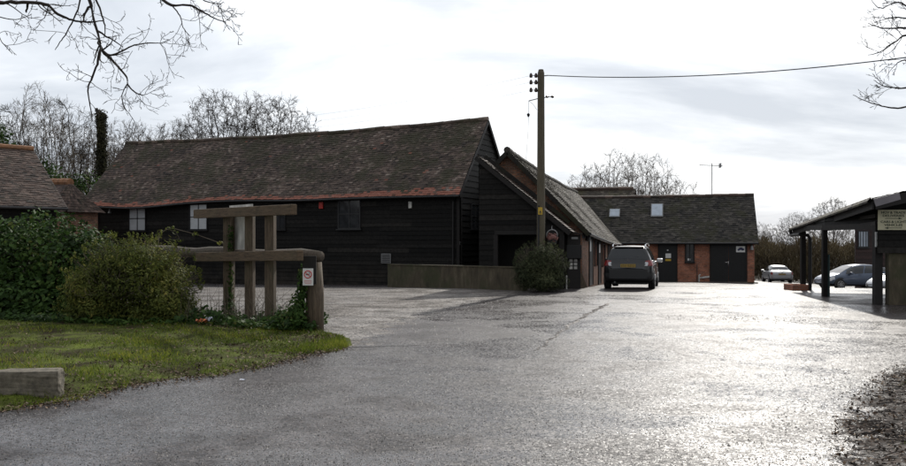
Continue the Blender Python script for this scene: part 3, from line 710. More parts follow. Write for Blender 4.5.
# solid core below the tiles so that no light leaks between courses
nseg = 40
for i in range(nseg):
    a, b = i/nseg, (i+1)/nseg
    mb.quad(bpt(a, 0)-bn*.05, bpt(b, 0)-bn*.05, bpt(b, 1)-bn*.05, bpt(a, 1)-bn*.05, 0.1)
    mb.quad(f0.lerp(f1, a)-Vector((0, 0, .06)), f0.lerp(f1, b)-Vector((0, 0, .06)), bpt(b, 1)-bn*.05, bpt(a, 1)-bn*.05, 0.1)
roof = mb.build('roof', M['tile'], barn)
mb = MB(); ridge_line(mb, [bpt(i/24, 1)+Vector((0, 0, 0.0)) for i in range(25)], 0.12); mb.build('ridge', M['tile'], roof)
mb = MB()   # verge board on the near gable
mb.bar(bpt(0, 0)-Vector((0, 0, .11))-V3(BD, 0)*0.02, bpt(0, 1)-Vector((0, 0, .11))-V3(BD, 0)*0.02, 0.035, 0.16)
mb.bar(f0-Vector((0, 0, .11))-V3(BD, 0)*0.02, bpt(0, 1)-Vector((0, 0, .11))-V3(BD, 0)*0.02, 0.035, 0.16); mb.build('verge_board', M['black_wood'], barn)
mb = MB(); mb.tube([bpt(i/30, 0)+V3(BN, 0)*0.05-Vector((0, 0, .09)) for i in range(31)], 0.055, 8); mb.build('gutter', M['fascia'], barn)
mb = MB(); cpt = A+BD*0.30+BN*0.10
mb.tube([bpt(0.013, 0)-Vector((0, 0, .12)), V3(cpt, 3.62), V3(cpt, 3.4), V3(cpt, g0)], 0.042, 8); mb.build('downpipe', M['fascia'], barn)
mb = MB(); panel(mb, A, BD, BN, 0, 0.14, g0, 4.0, 0.03, 0.055); panel(mb, A, BB, -BD, 0, 0.14, g0, 4.0, 0.045, 0.062); mb.build('corner_board', M['black_wood'], barn)
def bz(px, py):
    t = on_line(px, A, BD); return t, CAMZ+(HY-py)/F*(A.y+BD.y*t)
def barn_win(px0, px1, y0, y1, pane, bars, sill=True, frame=None):
    t1, z1 = bz(px0, y0); t0, z0 = bz(px1, y1); tm = (t0+t1)/2
    zt = CAMZ+(HY-y0)/F*(A.y+BD.y*tm); zb = CAMZ+(HY-y1)/F*(A.y+BD.y*tm)
    return plane_window(barn, A, BD, BN, tm, zb, zt, t1-t0, pane, frame or M['black'], bars, 0.05, 0.075, 'window', sill)
barn_win(129.5, 146.5, 206, 231, M['pane'], (1, 1)); barn_win(190, 208, 204, 230, M['pane'], (1, 1)); barn_win(91, 99, 208, 222, M['pane'], (0, 1))
barn_win(274, 286, 214, 229.5, M['pane_dark'], (1, 0)); barn_win(338.5, 361, 199, 229, M['pane_dark'], (1, 1), frame=M['plastic'])
t, z = bz(322, 205.5); mb = MB(); panel(mb, A, BD, BN, t-0.11, t+0.11, z-0.16, z+0.16, 0.03, 0.12); tag(mb.build('alarm_box', M['red'], barn, bevel=0.012), 'small red alarm box')
t, z = bz(411, 205); mb = MB(); panel(mb, A, BD, BN, t-0.08, t+0.08, z-0.16, z+0.16, 0.03, 0.13); tag(mb.build('wall_light', M['white_dirty'], barn, bevel=0.02), 'small pale bulkhead light')
t, z = bz(386.5, 258.5); mb = MB(); panel(mb, A, BD, BN, t-0.26, t+0.26, z-0.23, z+0.23, 0.02, 0.06); vt = mb.build('vent', M['metal'], barn, bevel=0.01)
mb = MB()
for i in range(5): panel(mb, A, BD, BN, t-0.21, t+0.21, z-0.18+i*0.08, z-0.14+i*0.08, 0.061, 0.075)
mb.build('louvre', M['plastic'], vt)
for px in (379.5, 415):
    t, z = bz(px, 194.5); mb = MB(); mb.tube([V3(A+BD*t+BN*0.03, z), V3(A+BD*t+BN*0.22, z-0.02), V3(A+BD*t+BN*0.26, z-0.10)], [0.02, 0.02, 0.07], 8); mb.build('flood_lamp', M['metal'], barn)
t, z = bz(112, 211); mb = MB(); mb.tube([V3(A+BD*t+BN*0.03, z+.1), V3(A+BD*t+BN*0.18, z+.1), V3(A+BD*t+BN*0.18, z-.12)], [0.02, 0.03, 0.10], 8); mb.build('flood_lamp', M['metal'], barn)
plane_window(barn, A, BB, -BD, 1.75, 2.35, 3.55, 1.1, M['pane_dark'], M['plastic'], (1, 1), 0.05, 0.09)
plane_window(barn, A, BB, -BD, 2.75, 3.9, 5.1, 0.7, M['pane_dark'], M['plastic'], (0, 1), 0.05, 0.09, sill=False)

# ================================================================== old brick range running away from the camera
C = Vector((4.87, 34.0)); HWR = 2.83; RL = 25.0
rng_b = thing('brick_range', (C.x, C.y, gz(*C)), 'long low old brick range with pale lichened tiled roof, its gable behind the timber porch', 'building')
cz0, cz1, pz = 2.33, 1.92, 5.24
zbase = lambda p: gz(*p)-0.4
KO = 3.5; K = C-RDIR*KO; kz = pz-(KO-HWR)*1.03
m = MB()
def quadwall(m, P, Q, th, z0a, z0b, z1a, z1b, inward):
    P = Vector(P[:2]); Q = Vector(Q[:2]); i = Vector(inward[:2])*th
    m.add([V3(P, z0a), V3(Q, z0b), V3(Q, z1b), V3(P, z1a), V3(P+i, z0a), V3(Q+i, z0b), V3(Q+i, z1b), V3(P+i, z1a)],
          [(0, 1, 2, 3), (7, 6, 5, 4), (0, 4, 5, 1), (3, 2, 6, 7), (0, 3, 7, 4), (1, 5, 6, 2)])
quadwall(m, C+UDIR*0.302, C+UDIR*RL, 0.3, zbase(C), zbase(C+UDIR*RL)-.4, cz0-0.05, cz1-0.05, -RDIR)
quadwall(m, K+UDIR*0.302, K+UDIR*RL, 0.3, zbase(K), zbase(K)-1.2, kz-.1, kz-.2, RDIR)
m.prism([V3(K, zbase(C)), V3(C, zbase(C)), V3(C, cz0-0.05), V3(C-RDIR*HWR, pz-0.12), V3(K, kz-.12)], V3(UDIR, 0)*0.3)
m.build('wall', M['brick_old'], rng_b)
m = MB(); ov = 0.28
e0 = V3(C+RDIR*ov-UDIR*0.22, cz0-0.25); e1 = V3(C+RDIR*ov+UDIR*(RL+1.5), cz1-0.25)
r0 = V3(C-RDIR*HWR-UDIR*0.22, pz); r1 = V3(C-RDIR*HWR+UDIR*(RL+1.5), pz-0.1)
rsg = lambda u, v: -0.14*math.sin(math.pi*u)*v-0.10*math.sin(math.pi*u)*(1-v)+0.025*math.sin(u*19)*math.sin(v*4)
rpt, rn = tile_slope(m, e0, e1, r0, r1, 0.135, 0.2, rsg, 0.03, None, lambda u, v: 0.12*math.sin(u*31+v*4)*math.sin(v*11), 0.27)
k0 = V3(K-RDIR*.1-UDIR*0.22, kz-0.1); k1 = V3(K-RDIR*.1+UDIR*(RL+1.5), kz-0.2)
tile_slope(m, k1, k0, r1, r0, 0.26, 0.35, lambda u, v: -0.14*math.sin(math.pi*u)*v, 0.03)
for i in range(24):
    a, b = i/24, (i+1)/24
    m.quad(rpt(a, 0)-rn*.05, rpt(b, 0)-rn*.05, rpt(b, 1)-rn*.05, rpt(a, 1)-rn*.05, 0.1)
rf = m.build('roof', M['tile_grey'], rng_b)
m = MB(); ridge_line(m, [rpt(i/20, 1) for i in range(21)], 0.13); m.build('ridge', M['slate'], rf)
m = MB()
for (a, b) in ((rpt(0, 0), rpt(0, 1)), (k0, rpt(0, 1))): m.bar(a-Vector((0, 0, .10)), b-Vector((0, 0, .10)), 0.06, 0.17)
m.build('verge_board', M['slate'], rng_b)
m = MB(); m.tube([rpt(i/12, 0)+V3(RDIR, 0)*0.04-Vector((0, 0, .07)) for i in range(13)], 0.06, 8); m.build('gutter', M['fascia'], rng_b)
m = MB(); panel(m, C, UDIR, RDIR, 0.0, RL, 1.86, 1.98, 0.004, 0.03); m.build('eave_board', M['fascia'], rng_b)
def rz(px): return on_line(px, C, UDIR)
def range_open(px0, px1, zb, zt, nm, matr=None, leaf=True):
    t0, t1 = rz(px0), rz(px1); zg = gz(*(C+UDIR*t0)); m = MB()
    panel(m, C, UDIR, RDIR, t0, t1, zg+zb, zg+zt, -0.05, 0.02); o = m.build(nm, matr or M['black'], rng_b)
    m = MB()
    for tt in (t0-0.04, t1+0.04): panel(m, C, UDIR, RDIR, tt-0.04, tt+0.04, zg+zb, zg+zt, 0.0, 0.05)
    panel(m, C, UDIR, RDIR, t0-0.08, t1+0.08, zg+zt, zg+zt+0.08, 0.0, 0.052); m.build('door_frame' if nm == 'door' else 'frame', M['black_wood'], o)
    return o, t0, t1, zg
d0, t0, t1, zg = range_open(588.8, 592.2, 0.02, 1.98, 'door')
m = MB(); panel(m, C, UDIR, RDIR, t0+0.3, t0+0.85, zg+1.45, zg+1.95, 0.021, 0.03); tag(m.build('notice', M['white'], d0), 'white notice')
w0, a_, b_, zg = range_open(594.2, 597, 0.85, 1.95, 'window', M['pane_dark'])
d1, t0, t1, zg = range_open(598, 600.3, 0.02, 1.98, 'door'); m = MB(); panel(m, C, UDIR, RDIR, t0+0.4, t1-0.4, zg+1.5, zg+1.9, 0.021, 0.03); m.build('notice', M['white'], d1)
range_open(602, 604.5, 0.85, 1.95, 'window', M['pane_dark']); range_open(607.5, 610, 0.02, 1.98, 'door')
m = MB(); p = C+UDIR*0.9+RDIR*0.12; m.tube([V3(p-RDIR*.12, 2.02), V3(p, 2.05), V3(p+RDIR*.03, 1.98), V3(p+RDIR*.03, 1.78), V3(p+RDIR*.03, 1.74)], [0.03, 0.04, 0.09, 0.11, 0.03], 10); m.build('wall_lantern', M['plastic'], rng_b)

# ================================================================== timber porch (half gable) in front of the range
PO = C-UDIR*1.65; PR_t = 0.45; PL_t = 3.62
porch = thing('timber_porch', (PO-RDIR*PL_t).to_3d()+Vector((0, 0, gz(*(PO-RDIR*PL_t)))), 'black boarded half gable porch with open dark bay and sloping tiled roof', 'porch')
ptop = lambda t: 2.28+(4.85-2.28)*(t-PR_t)/(PL_t-PR_t)
PD = -RDIR; PN = -UDIR
mb = MB(); board_wall(mb, PO, PD, PN, PR_t+0.1, PL_t, 2.14, lambda t: ptop(t)-0.12, 0.19)
board_wall(mb, PO, PD, PN, 3.05, PL_t, -0.1, lambda t: 2.15, 0.19)
PLp = PO+PD*PL_t
board_wall(mb, PLp, UDIR, PD, 0, 8.6, -0.35, lambda t: 4.72, 0.2)
q8 = PLp+UDIR*8.6; qd = Vector((-.17, .985)); board_wall(mb, q8, qd, Vector((-.985, -.17)), 0, 4.2, -.6, lambda t: 4.72, .2)  # unseen link wall, added to keep sun off the barn gable boards
mb.build('board_wall', M['board'], porch)
mb = MB(); panel(mb, PO, PD, PN, 0.5, 3.6, -0.1, 2.12, -1.60, -1.56); panel(mb, PO, PD, PN, 0.5, 3.6, 2.125, 2.135, -1.6, -0.02); mb.build('bay_shade_panel', M['black_wood'], porch)  # black panels added inside the open bay, standing in for its deep shade
mb = MB(); panel(mb, PO, PD, PN, PR_t+0.05, 3.04, 1.98, 2.13, -0.10, 0.045); mb.build('beam', M['black_wood'], porch)
for tt in (0.58, 3.0):
    mb = MB(); panel(mb, PO, PD, PN, tt-0.08, tt+0.08, gz(*(PO))-0.05, 1.98, -0.12, 0.03); mb.build('post', M['black_wood'], porch)
mb = MB()
e0 = V3(PO+PD*(PR_t-0.25)+PN*0.16, ptop(PR_t-0.25)); r0 = V3(PO+PD*(PL_t+0.05)+PN*0.16, ptop(PL_t+0.05))
dv = V3(UDIR, 0)*1.8
ppt, pn = tile_slope(mb, e0, e0+dv, r0, r0+dv, 0.13, 0.2, None, 0.03, None, None, 0.3)
mb.quad(e0-pn*.03, e0+dv-pn*.03, r0+dv-pn*.03, r0-pn*.03, 0.1)
q0 = r0+dv; q1 = V3(PO+PD*(PL_t+0.05)+UDIR*9.0, q0.z)
mb.add([r0, r0+V3(UDIR, 0)*9.0, r0+V3(UDIR, 0)*9.0+V3(RDIR, 0)*0.9-Vector((0, 0, .5)), r0+V3(RDIR, 0)*0.9-Vector((0, 0, .75))], [(0, 1, 2, 3)], 0.3)
prf = mb.build('roof', M['tile_brown'], porch)
mb = MB(); mb.bar(e0-pn*.09, r0-pn*.09, 0.035, 0.16); mb.build('bargeboard', M['black_wood'], porch)
mb = MB(); mb.bar(V3(PO+PD*PR_t+UDIR*1.5+RDIR*0.0, 2.2)+Vector((0, 0, 0.25)), r0+V3(UDIR, 0)*1.5+Vector((0, 0, .12)), 0.05, 0.14); mb.build('flashing', M['slate'], prf)

# hanging basket under the porch corner
p = W(552, 238, 31.9)
hb = thing('hanging_basket', p-Vector((0, 0, .3)), 'hanging basket of reddish flowers on a dark bracket behind the round bush', 'hanging basket')
m = MB(); m.ring(p+Vector((0, 0, .10)), 0.19, 0.02, (0, 1, 0)); m.tube([p+Vector((0, 0, .29)), p+Vector((0.02, 0.3, .42)), p+Vector((0.1, 0.66, .45))], 0.012, 6); m.build('hanger', M['metal'], hb)
m = MB(); m.tube([p-Vector((0, 0, .30)), p-Vector((0, 0, .22)), p-Vector((0, 0, .05))], [0.05, 0.15, 0.19], 12); m.build('basket', M['plastic'], hb)
shrub(hb, [(p.x, p.y, p.z+0.0, .2, .2, .16)], 800, 0.04, M['pink'], 'flower')

# meter cupboard, noticeboard pillar
p = W(573.5, 289, 33.2); p.z = gz(p.x, p.y); q = 33.2/F
nb = thing('notice_pillar', p, 'dark timber notice pillar with six small white notices below a black box', 'notice board')
m = MB(); m.box(p+Vector((0, 0, 0.97)), (13*q, 0.3, 2.0)); m.build('pillar', M['black_wood'], nb)
m = MB(); m.box(p+Vector((-0.02, -0.25, 1.36)), (15*q, 0.2, 0.50)); bx = m.build('box', M['black'], nb, bevel=0.015)
m = MB(); m.box(p+Vector((0, -0.02, 2.02)), (16*q, 0.5, 0.07)); m.build('cap', M['tile_brown'], nb)
for i in range(3):
    for j in range(2):
        m = MB(); m.box(p+Vector((-0.11+0.165*j, -0.158, 1.04-0.135*i)), (0.115, 0.012, 0.10)); m.build('notice', M['white_dirty'], nb)
m = MB(); m.box(p+Vector((0.02, -0.165, 1.86)), (0.24, 0.02, 0.075)); m.build('name_plate', M['metal'], nb)
p = W(566.5, 289, 32.6); p.z = gz(p.x, p.y); m = MB(); m.tube([p, p+Vector((0, 0, .48)), p+Vector((0, 0, .5))], [0.028, 0.028, 0.01], 8)
tag(m.build('marker_post', M['white_dirty']), 'thin white marker post standing right of the round bush', 'post')
p = W(580.5, 289, 33.6); p.z = gz(p.x, p.y); m = MB(); m.bar(p+Vector((.1, -.1, 0.0)), p+Vector((-.10, .05, .52)), 0.30, 0.03, up=(0, 1, 0))
tag(m.build('leaning_board', M['wood']), 'short weathered board leaning on the brick corner', 'board')

# ================================================================== far brick outbuilding
E = C+UDIR*24.4
FL = on_line(757, E, RDIR)
ob = thing('brick_outbuilding', (E.x, E.y, gz(*E)), 'single storey red brick outbuilding with dark mossy tiled roof and black garage doors', 'building')
fz, fr, fh = 1.88, 4.86, 3.05
gb = gz(E.x+8, E.y-2)-0.03
m = MB(); X0 = E-RDIR*6.5; X1 = E+RDIR*(FL-0.15)
quadwall(m, E-RDIR*0.3, X1, 0.3, gb-.5, gb-.5, fz, fz, UDIR)
m.prism([V3(X1+UDIR*.302, gb-.5), V3(X1+UDIR*2*fh, gb-.5), V3(X1+UDIR*2*fh, fz), V3(X1+UDIR*fh, fr-0.12), V3(X1+UDIR*.302, fz+0.2)], V3(-RDIR, 0)*0.3)
quadwall(m, X0+UDIR*2*fh, X1+UDIR*2*fh, 0.3, gb-.8, gb-.8, fz, fz, UDIR)
m.build('wall', M['brick'], ob)
m = MB(); panel(m, E, RDIR, -UDIR, 0.3, FL+0.05, gb-0.3, gb+0.10, 0.003, 0.09); m.build('plinth', M['concrete'], ob)
m = MB()
e0 = V3(X0-UDIR*.3, fz-0.12); e1 = V3(X1+RDIR*.2-UDIR*.3, fz-0.12); r0 = V3(X0+UDIR*fh, fr); r1 = V3(X1+RDIR*.2+UDIR*fh, fr)
fpt, fn = tile_slope(m, e0, e1, r0, r1, 0.15, 0.22, lambda u, v: -0.05*math.sin(math.pi*u)*v, 0.03, None, lambda u, v: .12*math.sin(u*20)*math.sin(v*9), 0.28)
h0 = V3(X0+UDIR*(2*fh+.3), fz-0.12); h1 = V3(X1+RDIR*.2+UDIR*(2*fh+.3), fz-0.12)
tile_slope(m, h1, h0, r1, r0, 0.3, 0.4)
m.quad(e0-fn*.05, e1-fn*.05, r1-fn*.05, r0-fn*.05, .1); m.quad(h1-Vector((0, 0, .06)), h0-Vector((0, 0, .06)), r0-fn*.05, r1-fn*.05, .1)
frf = m.build('roof', M['slate'], ob)
m = MB(); ridge_line(m, [fpt(i/10, 1) for i in range(11)], 0.13, 0.45); m.build('ridge', M['tile_brown'], frf)
m = MB(); m.bar(e1-Vector((0, 0, .1)), r1-Vector((0, 0, .1)), 0.05, 0.18); m.bar(h1-Vector((0, 0, .1)), r1-Vector((0, 0, .1)), 0.05, 0.18); m.build('verge_board', M['slate'], ob)
m = MB(); m.tube([fpt(i/8, 0)-V3(UDIR, 0)*.05-Vector((0, 0, .06)) for i in range(9)], 0.065, 8); m.build('gutter', M['fascia'], ob)
m = MB(); panel(m, E, RDIR, -UDIR, 0.3, FL-.1, fz-0.22, fz-0.02, 0.01, 0.06); m.build('fascia', M['fascia'], ob)
for (pa, pb, v0, v1) in ((609.5, 620, 0.53, 0.71), (651, 663, 0.53, 0.82)):
    Ym = 57.5
    def uu(px):
        lo, hi = 0.0, 1.0
        for _ in range(40):
            mid = (lo+hi)/2; p = fpt(mid, 0.65)
            if (p.x/p.y)*F+CX < px: lo = mid
            else: hi = mid
        return lo
    a, b = uu(pa), uu(pb); m = MB(); c = [fpt(a, v0), fpt(b, v0), fpt(b, v1), fpt(a, v1)]
    c = [q+fn*0.03 for q in c]; m.prism(c, fn*0.08); sk = m.build('skylight', M['metal'], frf)
    m = MB(); cc = sum(c, Vector())/4; c2 = [cc+(q-cc)*0.86+fn*0.081 for q in c]; m.prism(c2, fn*0.012); m.build('pane', M['pane_sky'], sk)
def fx(px): return on_line(px, E, RDIR)
def far_panel(px0, px1, z0, z1, o0, o1, nm, mt, par, bevel=0):
    m = MB(); panel(m, E, RDIR, -UDIR, fx(px0), fx(px1), z0, z1, o0, o1); return m.build(nm, mt, par, bevel=bevel)
def fzz(px, py):
    t = fx(px); return CAMZ+(HY-py)/F*(E.y+RDIR.y*t)
ent = far_panel(659, 676.5, gb+0.05, fz-0.24, 0.005, 0.03, 'door', M['black'], ob)
far_panel(658, 659, gb+.03, fz-.23, 0.005, 0.07, 'frame', M['black_wood'], ent); far_panel(676.5, 677.5, gb+.03, fz-.23, 0.005, 0.07, 'frame', M['black_wood'], ent)
far_panel(665.5, 671, fzz(668, 258), fzz(668, 253.5), 0.031, 0.045, 'notice', M['white'], ent)
far_panel(665.3, 671, fzz(668, 261), fzz(668, 259), 0.031, 0.045, 'brass_plate', M['yellow'], ent)
far_panel(667, 668.4, fzz(668, 250.8), fzz(668, 249.6), 0.031, 0.05, 'door_number', M['white'], ent)
wd = far_panel(685.5, 694, fzz(690, 262), fz-0.24, 0.004, 0.02, 'window', M['pane_dark'], ob)
for a, b in ((685, 686.3), (689.4, 690.2), (693.3, 694.6)): far_panel(a, b, fzz(690, 262), fz-0.24, 0.0, 0.06, 'frame', M['black_wood'], wd)
far_panel(684.5, 695, fzz(690, 263.3), fzz(690, 262), 0.0, 0.12, 'sill', M['black_wood'], wd); far_panel(687.5, 690.5, fzz(690, 260.5), fzz(690, 258.5), 0.021, 0.03, 'sticker', M['white'], wd)
gd = thing('x', (0, 0, 0), None, None) if False else None
for a, b in ((711.5, 728.4), (728.7, 746)):
    g = far_panel(a, b, gb+0.12, fz-0.26, 0.005, 0.035, 'garage_door', M['black'], ob)
    m = MB()
    for i in range(1, 8): panel(m, E, RDIR, -UDIR, fx(a)+(fx(b)-fx(a))*i/8-.012, fx(a)+(fx(b)-fx(a))*i/8+.012, gb+.14, fz-.28, 0.035, 0.042)
    m.build('batten', M['black_wood'], g)
m = MB(); z = fzz(728, 263); tt = fx(728); p = E+RDIR*tt-UDIR*0.06
m.tube([V3(p, z+.18), V3(p-UDIR*.06, z+.12), V3(p-UDIR*.06, z-.05), V3(p, z-.15)], 0.03, 8); m.bar(V3(p-RDIR*.18, z+.05), V3(p+RDIR*.05, z+.05), .03, .05); m.build('handle', M['chrome'], g)
m = MB(); panel(m, E, RDIR, -UDIR, fx(711)-.1, fx(746)+.1, gb-0.02, gb+0.12, 0.08, 0.16); m.build('threshold', M['kerb'], ob)
m = MB(); panel(m, E, RDIR, -UDIR, fx(710), fx(746.6), fz-0.26, fz-0.20, 0.0, 0.075)
for px in (710.6, 746.4): panel(m, E, RDIR, -UDIR, fx(px)-.05, fx(px)+.05, gb+.12, fz-.26, 0.0, 0.074)
m.build('door_surround', M['black_wood'], ob)
# little sign with a dark car-like emblem on the right hand door
sg = thing('wall_sign', V3(E+RDIR*fx(740.5)-UDIR*.045, fzz(740, 252)), 'small white sign with a dark blue emblem on the black garage door', 'sign')
far_panel(736, 745, fzz(740, 252.2), fzz(740, 246.2), 0.044, 0.06, 'sign_board', M['white'], sg)
m = MB(); c = E+RDIR*fx(740.7)-UDIR*0.064; zc = fzz(740, 249.1)
prof = [(-.20, -.05), (-.14, .03), (-.06, .09), (.06, .10), (.13, .05), (.21, .02), (.20, -.06), (.1, -.10), (.03, -.05), (-.06, -.06), (-.1, -.10), (-.16, -.10)]
m.prism([V3(c+RDIR*x, zc+y) for x, y in prof], V3(-UDIR, 0)*0.006); m.build('emblem', M['navy'], sg)
for px, py in ((751.5, 247),):
    z = fzz(px, py); p = E+RDIR*fx(px)
    m = MB(); m.tube([V3(p, z+.1), V3(p-UDIR*.1, z+.12), V3(p-UDIR*.15, z+.05), V3(p-UDIR*.15, z-.18)], [.03, .04, .08, .11], 10); m.build('wall_light', M['metal'], ob)
m = MB(); p = E+RDIR*fx(697)-UDIR*.07; zb_ = gb+.1
m.tube([V3(p, zb_+1.1), V3(p, zb_+.02)], .02, 6); m.build('waste_pipe', M['plastic'], ob)
m = MB(); m.tube([V3(p+RDIR*.12, zb_), V3(p+RDIR*.12, zb_+.42), V3(p+RDIR*.2-UDIR*.05, zb_+.45)], .05, 8); m.bar(V3(p+RDIR*.15, zb_+.25), V3(p+RDIR*.75, zb_+.33), .05, .1); tag(m.build('tap_pipe', M['white_dirty'], ob), 'white pipe and tap near the ground')
m = MB(); p = E+RDIR*0.6-UDIR*.08; m.tube([V3(p, fz-.1), V3(p, gb)], .05, 8); m.build('downpipe', M['fascia'], ob)
# television aerial on the ridge
b0 = fpt(0.80, 1); ub = (712-CX)/F
lo, hi = 0., 1.
for _ in range(40):
    mid = (lo+hi)/2; p = fpt(mid, 1)
    if p.x/p.y < ub: lo = mid
    else: hi = mid
b0 = fpt(lo, 1); top = b0+Vector((0, 0, 30.5*b0.y/F))
m = MB(); m.tube([b0-Vector((0, 0, .1)), top+Vector((0, 0, .15))], .03, 6); ae = m.build('aerial_mast', M['metal'], ob)
m = MB(); m.tube([top+Vector((-.85, -.1, .02)), top+Vector((.72, .1, -.02))], .022, 6)
for i in range(9):
    s = -0.8+i*0.18; c = top+Vector((s, s*.12, 0)); m.tube([c-Vector((.03, .28, .02)), c+Vector((.03, .28, .02))], .012, 5)
m.box(top+Vector((.55, .05, 0)), (.03, .5, .3)); m.build('aerial', M['metal'], ae)

# taller mossy roof standing behind
TB = W(575, 245, 68.0); TE = W(633, 245, 66.5)
tb = thing('rear_building', (TB.x-3, TB.y, -1.0), 'dark building behind the outbuilding, its mossy ridge just above the nearer roof', 'building')
d = (TE-TB); d.z = 0; d.normalize(); nb_ = Vector((-d.y, d.x, 0))
P0 = Vector((TB.x, TB.y, 0))-d*6; P1 = Vector((TE.x, TE.y, 0)); zr_ = CAMZ+(HY-189.5)/F*67.3
m = MB(); m.prism([P0-nb_*3+Vector((0, 0, -1.5)), P0+nb_*3+Vector((0, 0, -1.5)), P0+nb_*3+Vector((0, 0, 2.6)), P0+Vector((0, 0, zr_-.1)), P0-nb_*3+Vector((0, 0, 2.6))], (P1-P0)); m.build('wall', M['brick'], tb)
m = MB(); up = Vector((0, 0, 1))
tpt, tn = tile_slope(m, P0-nb_*3.3+up*2.35-d*.2, P1-nb_*3.3+up*2.35+d*.2, P0+up*zr_-d*.2, P1+up*zr_+d*.2, .18, .25)
tile_slope(m, P1+nb_*3.3+up*2.35+d*.2, P0+nb_*3.3+up*2.35-d*.2, P1+up*zr_+d*.2, P0+up*zr_-d*.2, .3, .4)
t_rf = m.build('roof', M['tile_grey'], tb)
m = MB(); ridge_line(m, [P0+up*(zr_+.03), P1+up*(zr_+.03)], .16, .5); m.build('ridge', M['tile_brown'], t_rf)

# ================================================================== left outbuilding, gabled, turned to the yard
LC = W(67, 207, 35.0); lz = LC.z; LCx = Vector((LC.x, LC.y))
lb = thing('tiled_outbuilding', (LC.x, LC.y, gz(LC.x, LC.y)), 'brown tiled outbuilding with orange ridge tiles at the far left behind the ivy shrub', 'building')
ld = Vector((-0.7071, -0.7071)); lk = Vector((-0.7071, 0.7071)); LLn = 11.0; hl = 3.5; LWd = 2*hl
R0 = V3(LCx+lk*hl, 0); R0.z = CAMZ+(HY-149.5)/F*R0.y; R1 = V3(LCx+ld*LLn+lk*hl, R0.z+0.05)
m = MB(); cor = LCx+ld*0.3+lk*0.35; ltop = lambda t: lz-.05+(R0.z-lz-.1)*(1-abs(t-(hl-.35))/(hl-.35))
board_wall(m, cor, ld, -lk, 0, LLn-.6, -0.2, lambda t: lz+0.15, 0.2); board_wall(m, cor, lk, -ld, 0, LWd-.7, -0.3, ltop, 0.2)
board_wall(m, cor+lk*(LWd-.7), ld, lk, 0, LLn-.6, -.3, lambda t: lz, .25); board_wall(m, cor+ld*(LLn-.6), lk, ld, 0, LWd-.7, -.3, ltop, .25); m.build('wall', M['board'], lb)
m = MB()
E0 = V3(LCx, lz); E1 = V3(LCx+ld*LLn, lz); G0 = V3(LCx+lk*LWd, lz); G1 = V3(LCx+ld*LLn+lk*LWd, lz)
tile_slope(m, E0, E1, R0, R1, .12, .18, None, .03, None, lambda u, v: .12*math.sin(u*17)*math.sin(v*9), .25)
tile_slope(m, G1, G0, R1, R0, .3, .4)
for q in ((E0, E1, R1, R0), (G1, G0, R0, R1)): m.quad(*[p-Vector((0, 0, .07)) for p in q], .1)
lr = m.build('roof', M['tile_brown'], lb)
m = MB(); ridge_line(m, [R0+Vector((0, 0, .02)), R1+Vector((0, 0, .02))], .13, .4); m.build('ridge', M['orange_tile'], lr)
m = MB(); m.bar(E0-Vector((0, 0, .11)), R0-Vector((0, 0, .11)), .05, .16); m.bar(G0-Vector((0, 0, .11)), R0-Vector((0, 0, .11)), .05, .16); m.build('verge_board', M['black_wood'], lb)
m = MB(); m.tube([E0-V3(lk, 0)*.05-Vector((0, 0, .08)), E1-V3(lk, 0)*.05-Vector((0, 0, .08))], .06, 8); m.build('gutter', M['fascia'], lb)
# small orange-ridged roof between
q0 = W(54, 179.5, 47.0); q1 = W(76, 182, 46.0)
sb = thing('small_outbuilding', (q1.x, q1.y, gz(q1.x, q1.y)), 'small outbuilding whose orange tiled roof peeps out between the two larger roofs', 'building')
dd = (q0-q1); dd.z = 0; dd.normalize(); nn = Vector((-dd.y, dd.x, 0))
if nn.y > 0: nn = -nn
q0 = q1+dd*4.5+Vector((0, 0, .15)); m = MB()
pa = [q1-dd*.3-Vector((0, 0, 1.75))+nn*1.7, q1-dd*.3-Vector((0, 0, 1.75))-nn*1.7]
tile_slope(m, q1+nn*1.7-Vector((0, 0, 1.5)), q0+nn*1.7-Vector((0, 0, 1.5)), q1+dd*.5, q0, .14, .2); tile_slope(m, q0-nn*1.7-Vector((0, 0, 1.5)), q1-nn*1.7-Vector((0, 0, 1.5)), q0, q1+dd*.5, .14, .2)
tile_slope(m, q1-nn*1.7-Vector((0, 0, 1.5)), q1+nn*1.7-Vector((0, 0, 1.5)), q1+dd*.5-nn*.03, q1+dd*.5+nn*.03, .14, .2)
srf = m.build('roof', M['tile_brown'], sb); m = MB(); ridge_line(m, [q1+dd*.45, q0], .2, .4); m.build('ridge', M['orange_tile'], srf)
m = MB(); m.prism([q1+dd*.3+nn*1.5-Vector((0, 0, 5.6)), q1+dd*.3-nn*1.5-Vector((0, 0, 5.6)), q1+dd*.3-nn*1.5-Vector((0, 0, 1.45)), q1+dd*.3+nn*1.5-Vector((0, 0, 1.45))], dd*4.1); m.build('wall', M['brick_old'], sb)

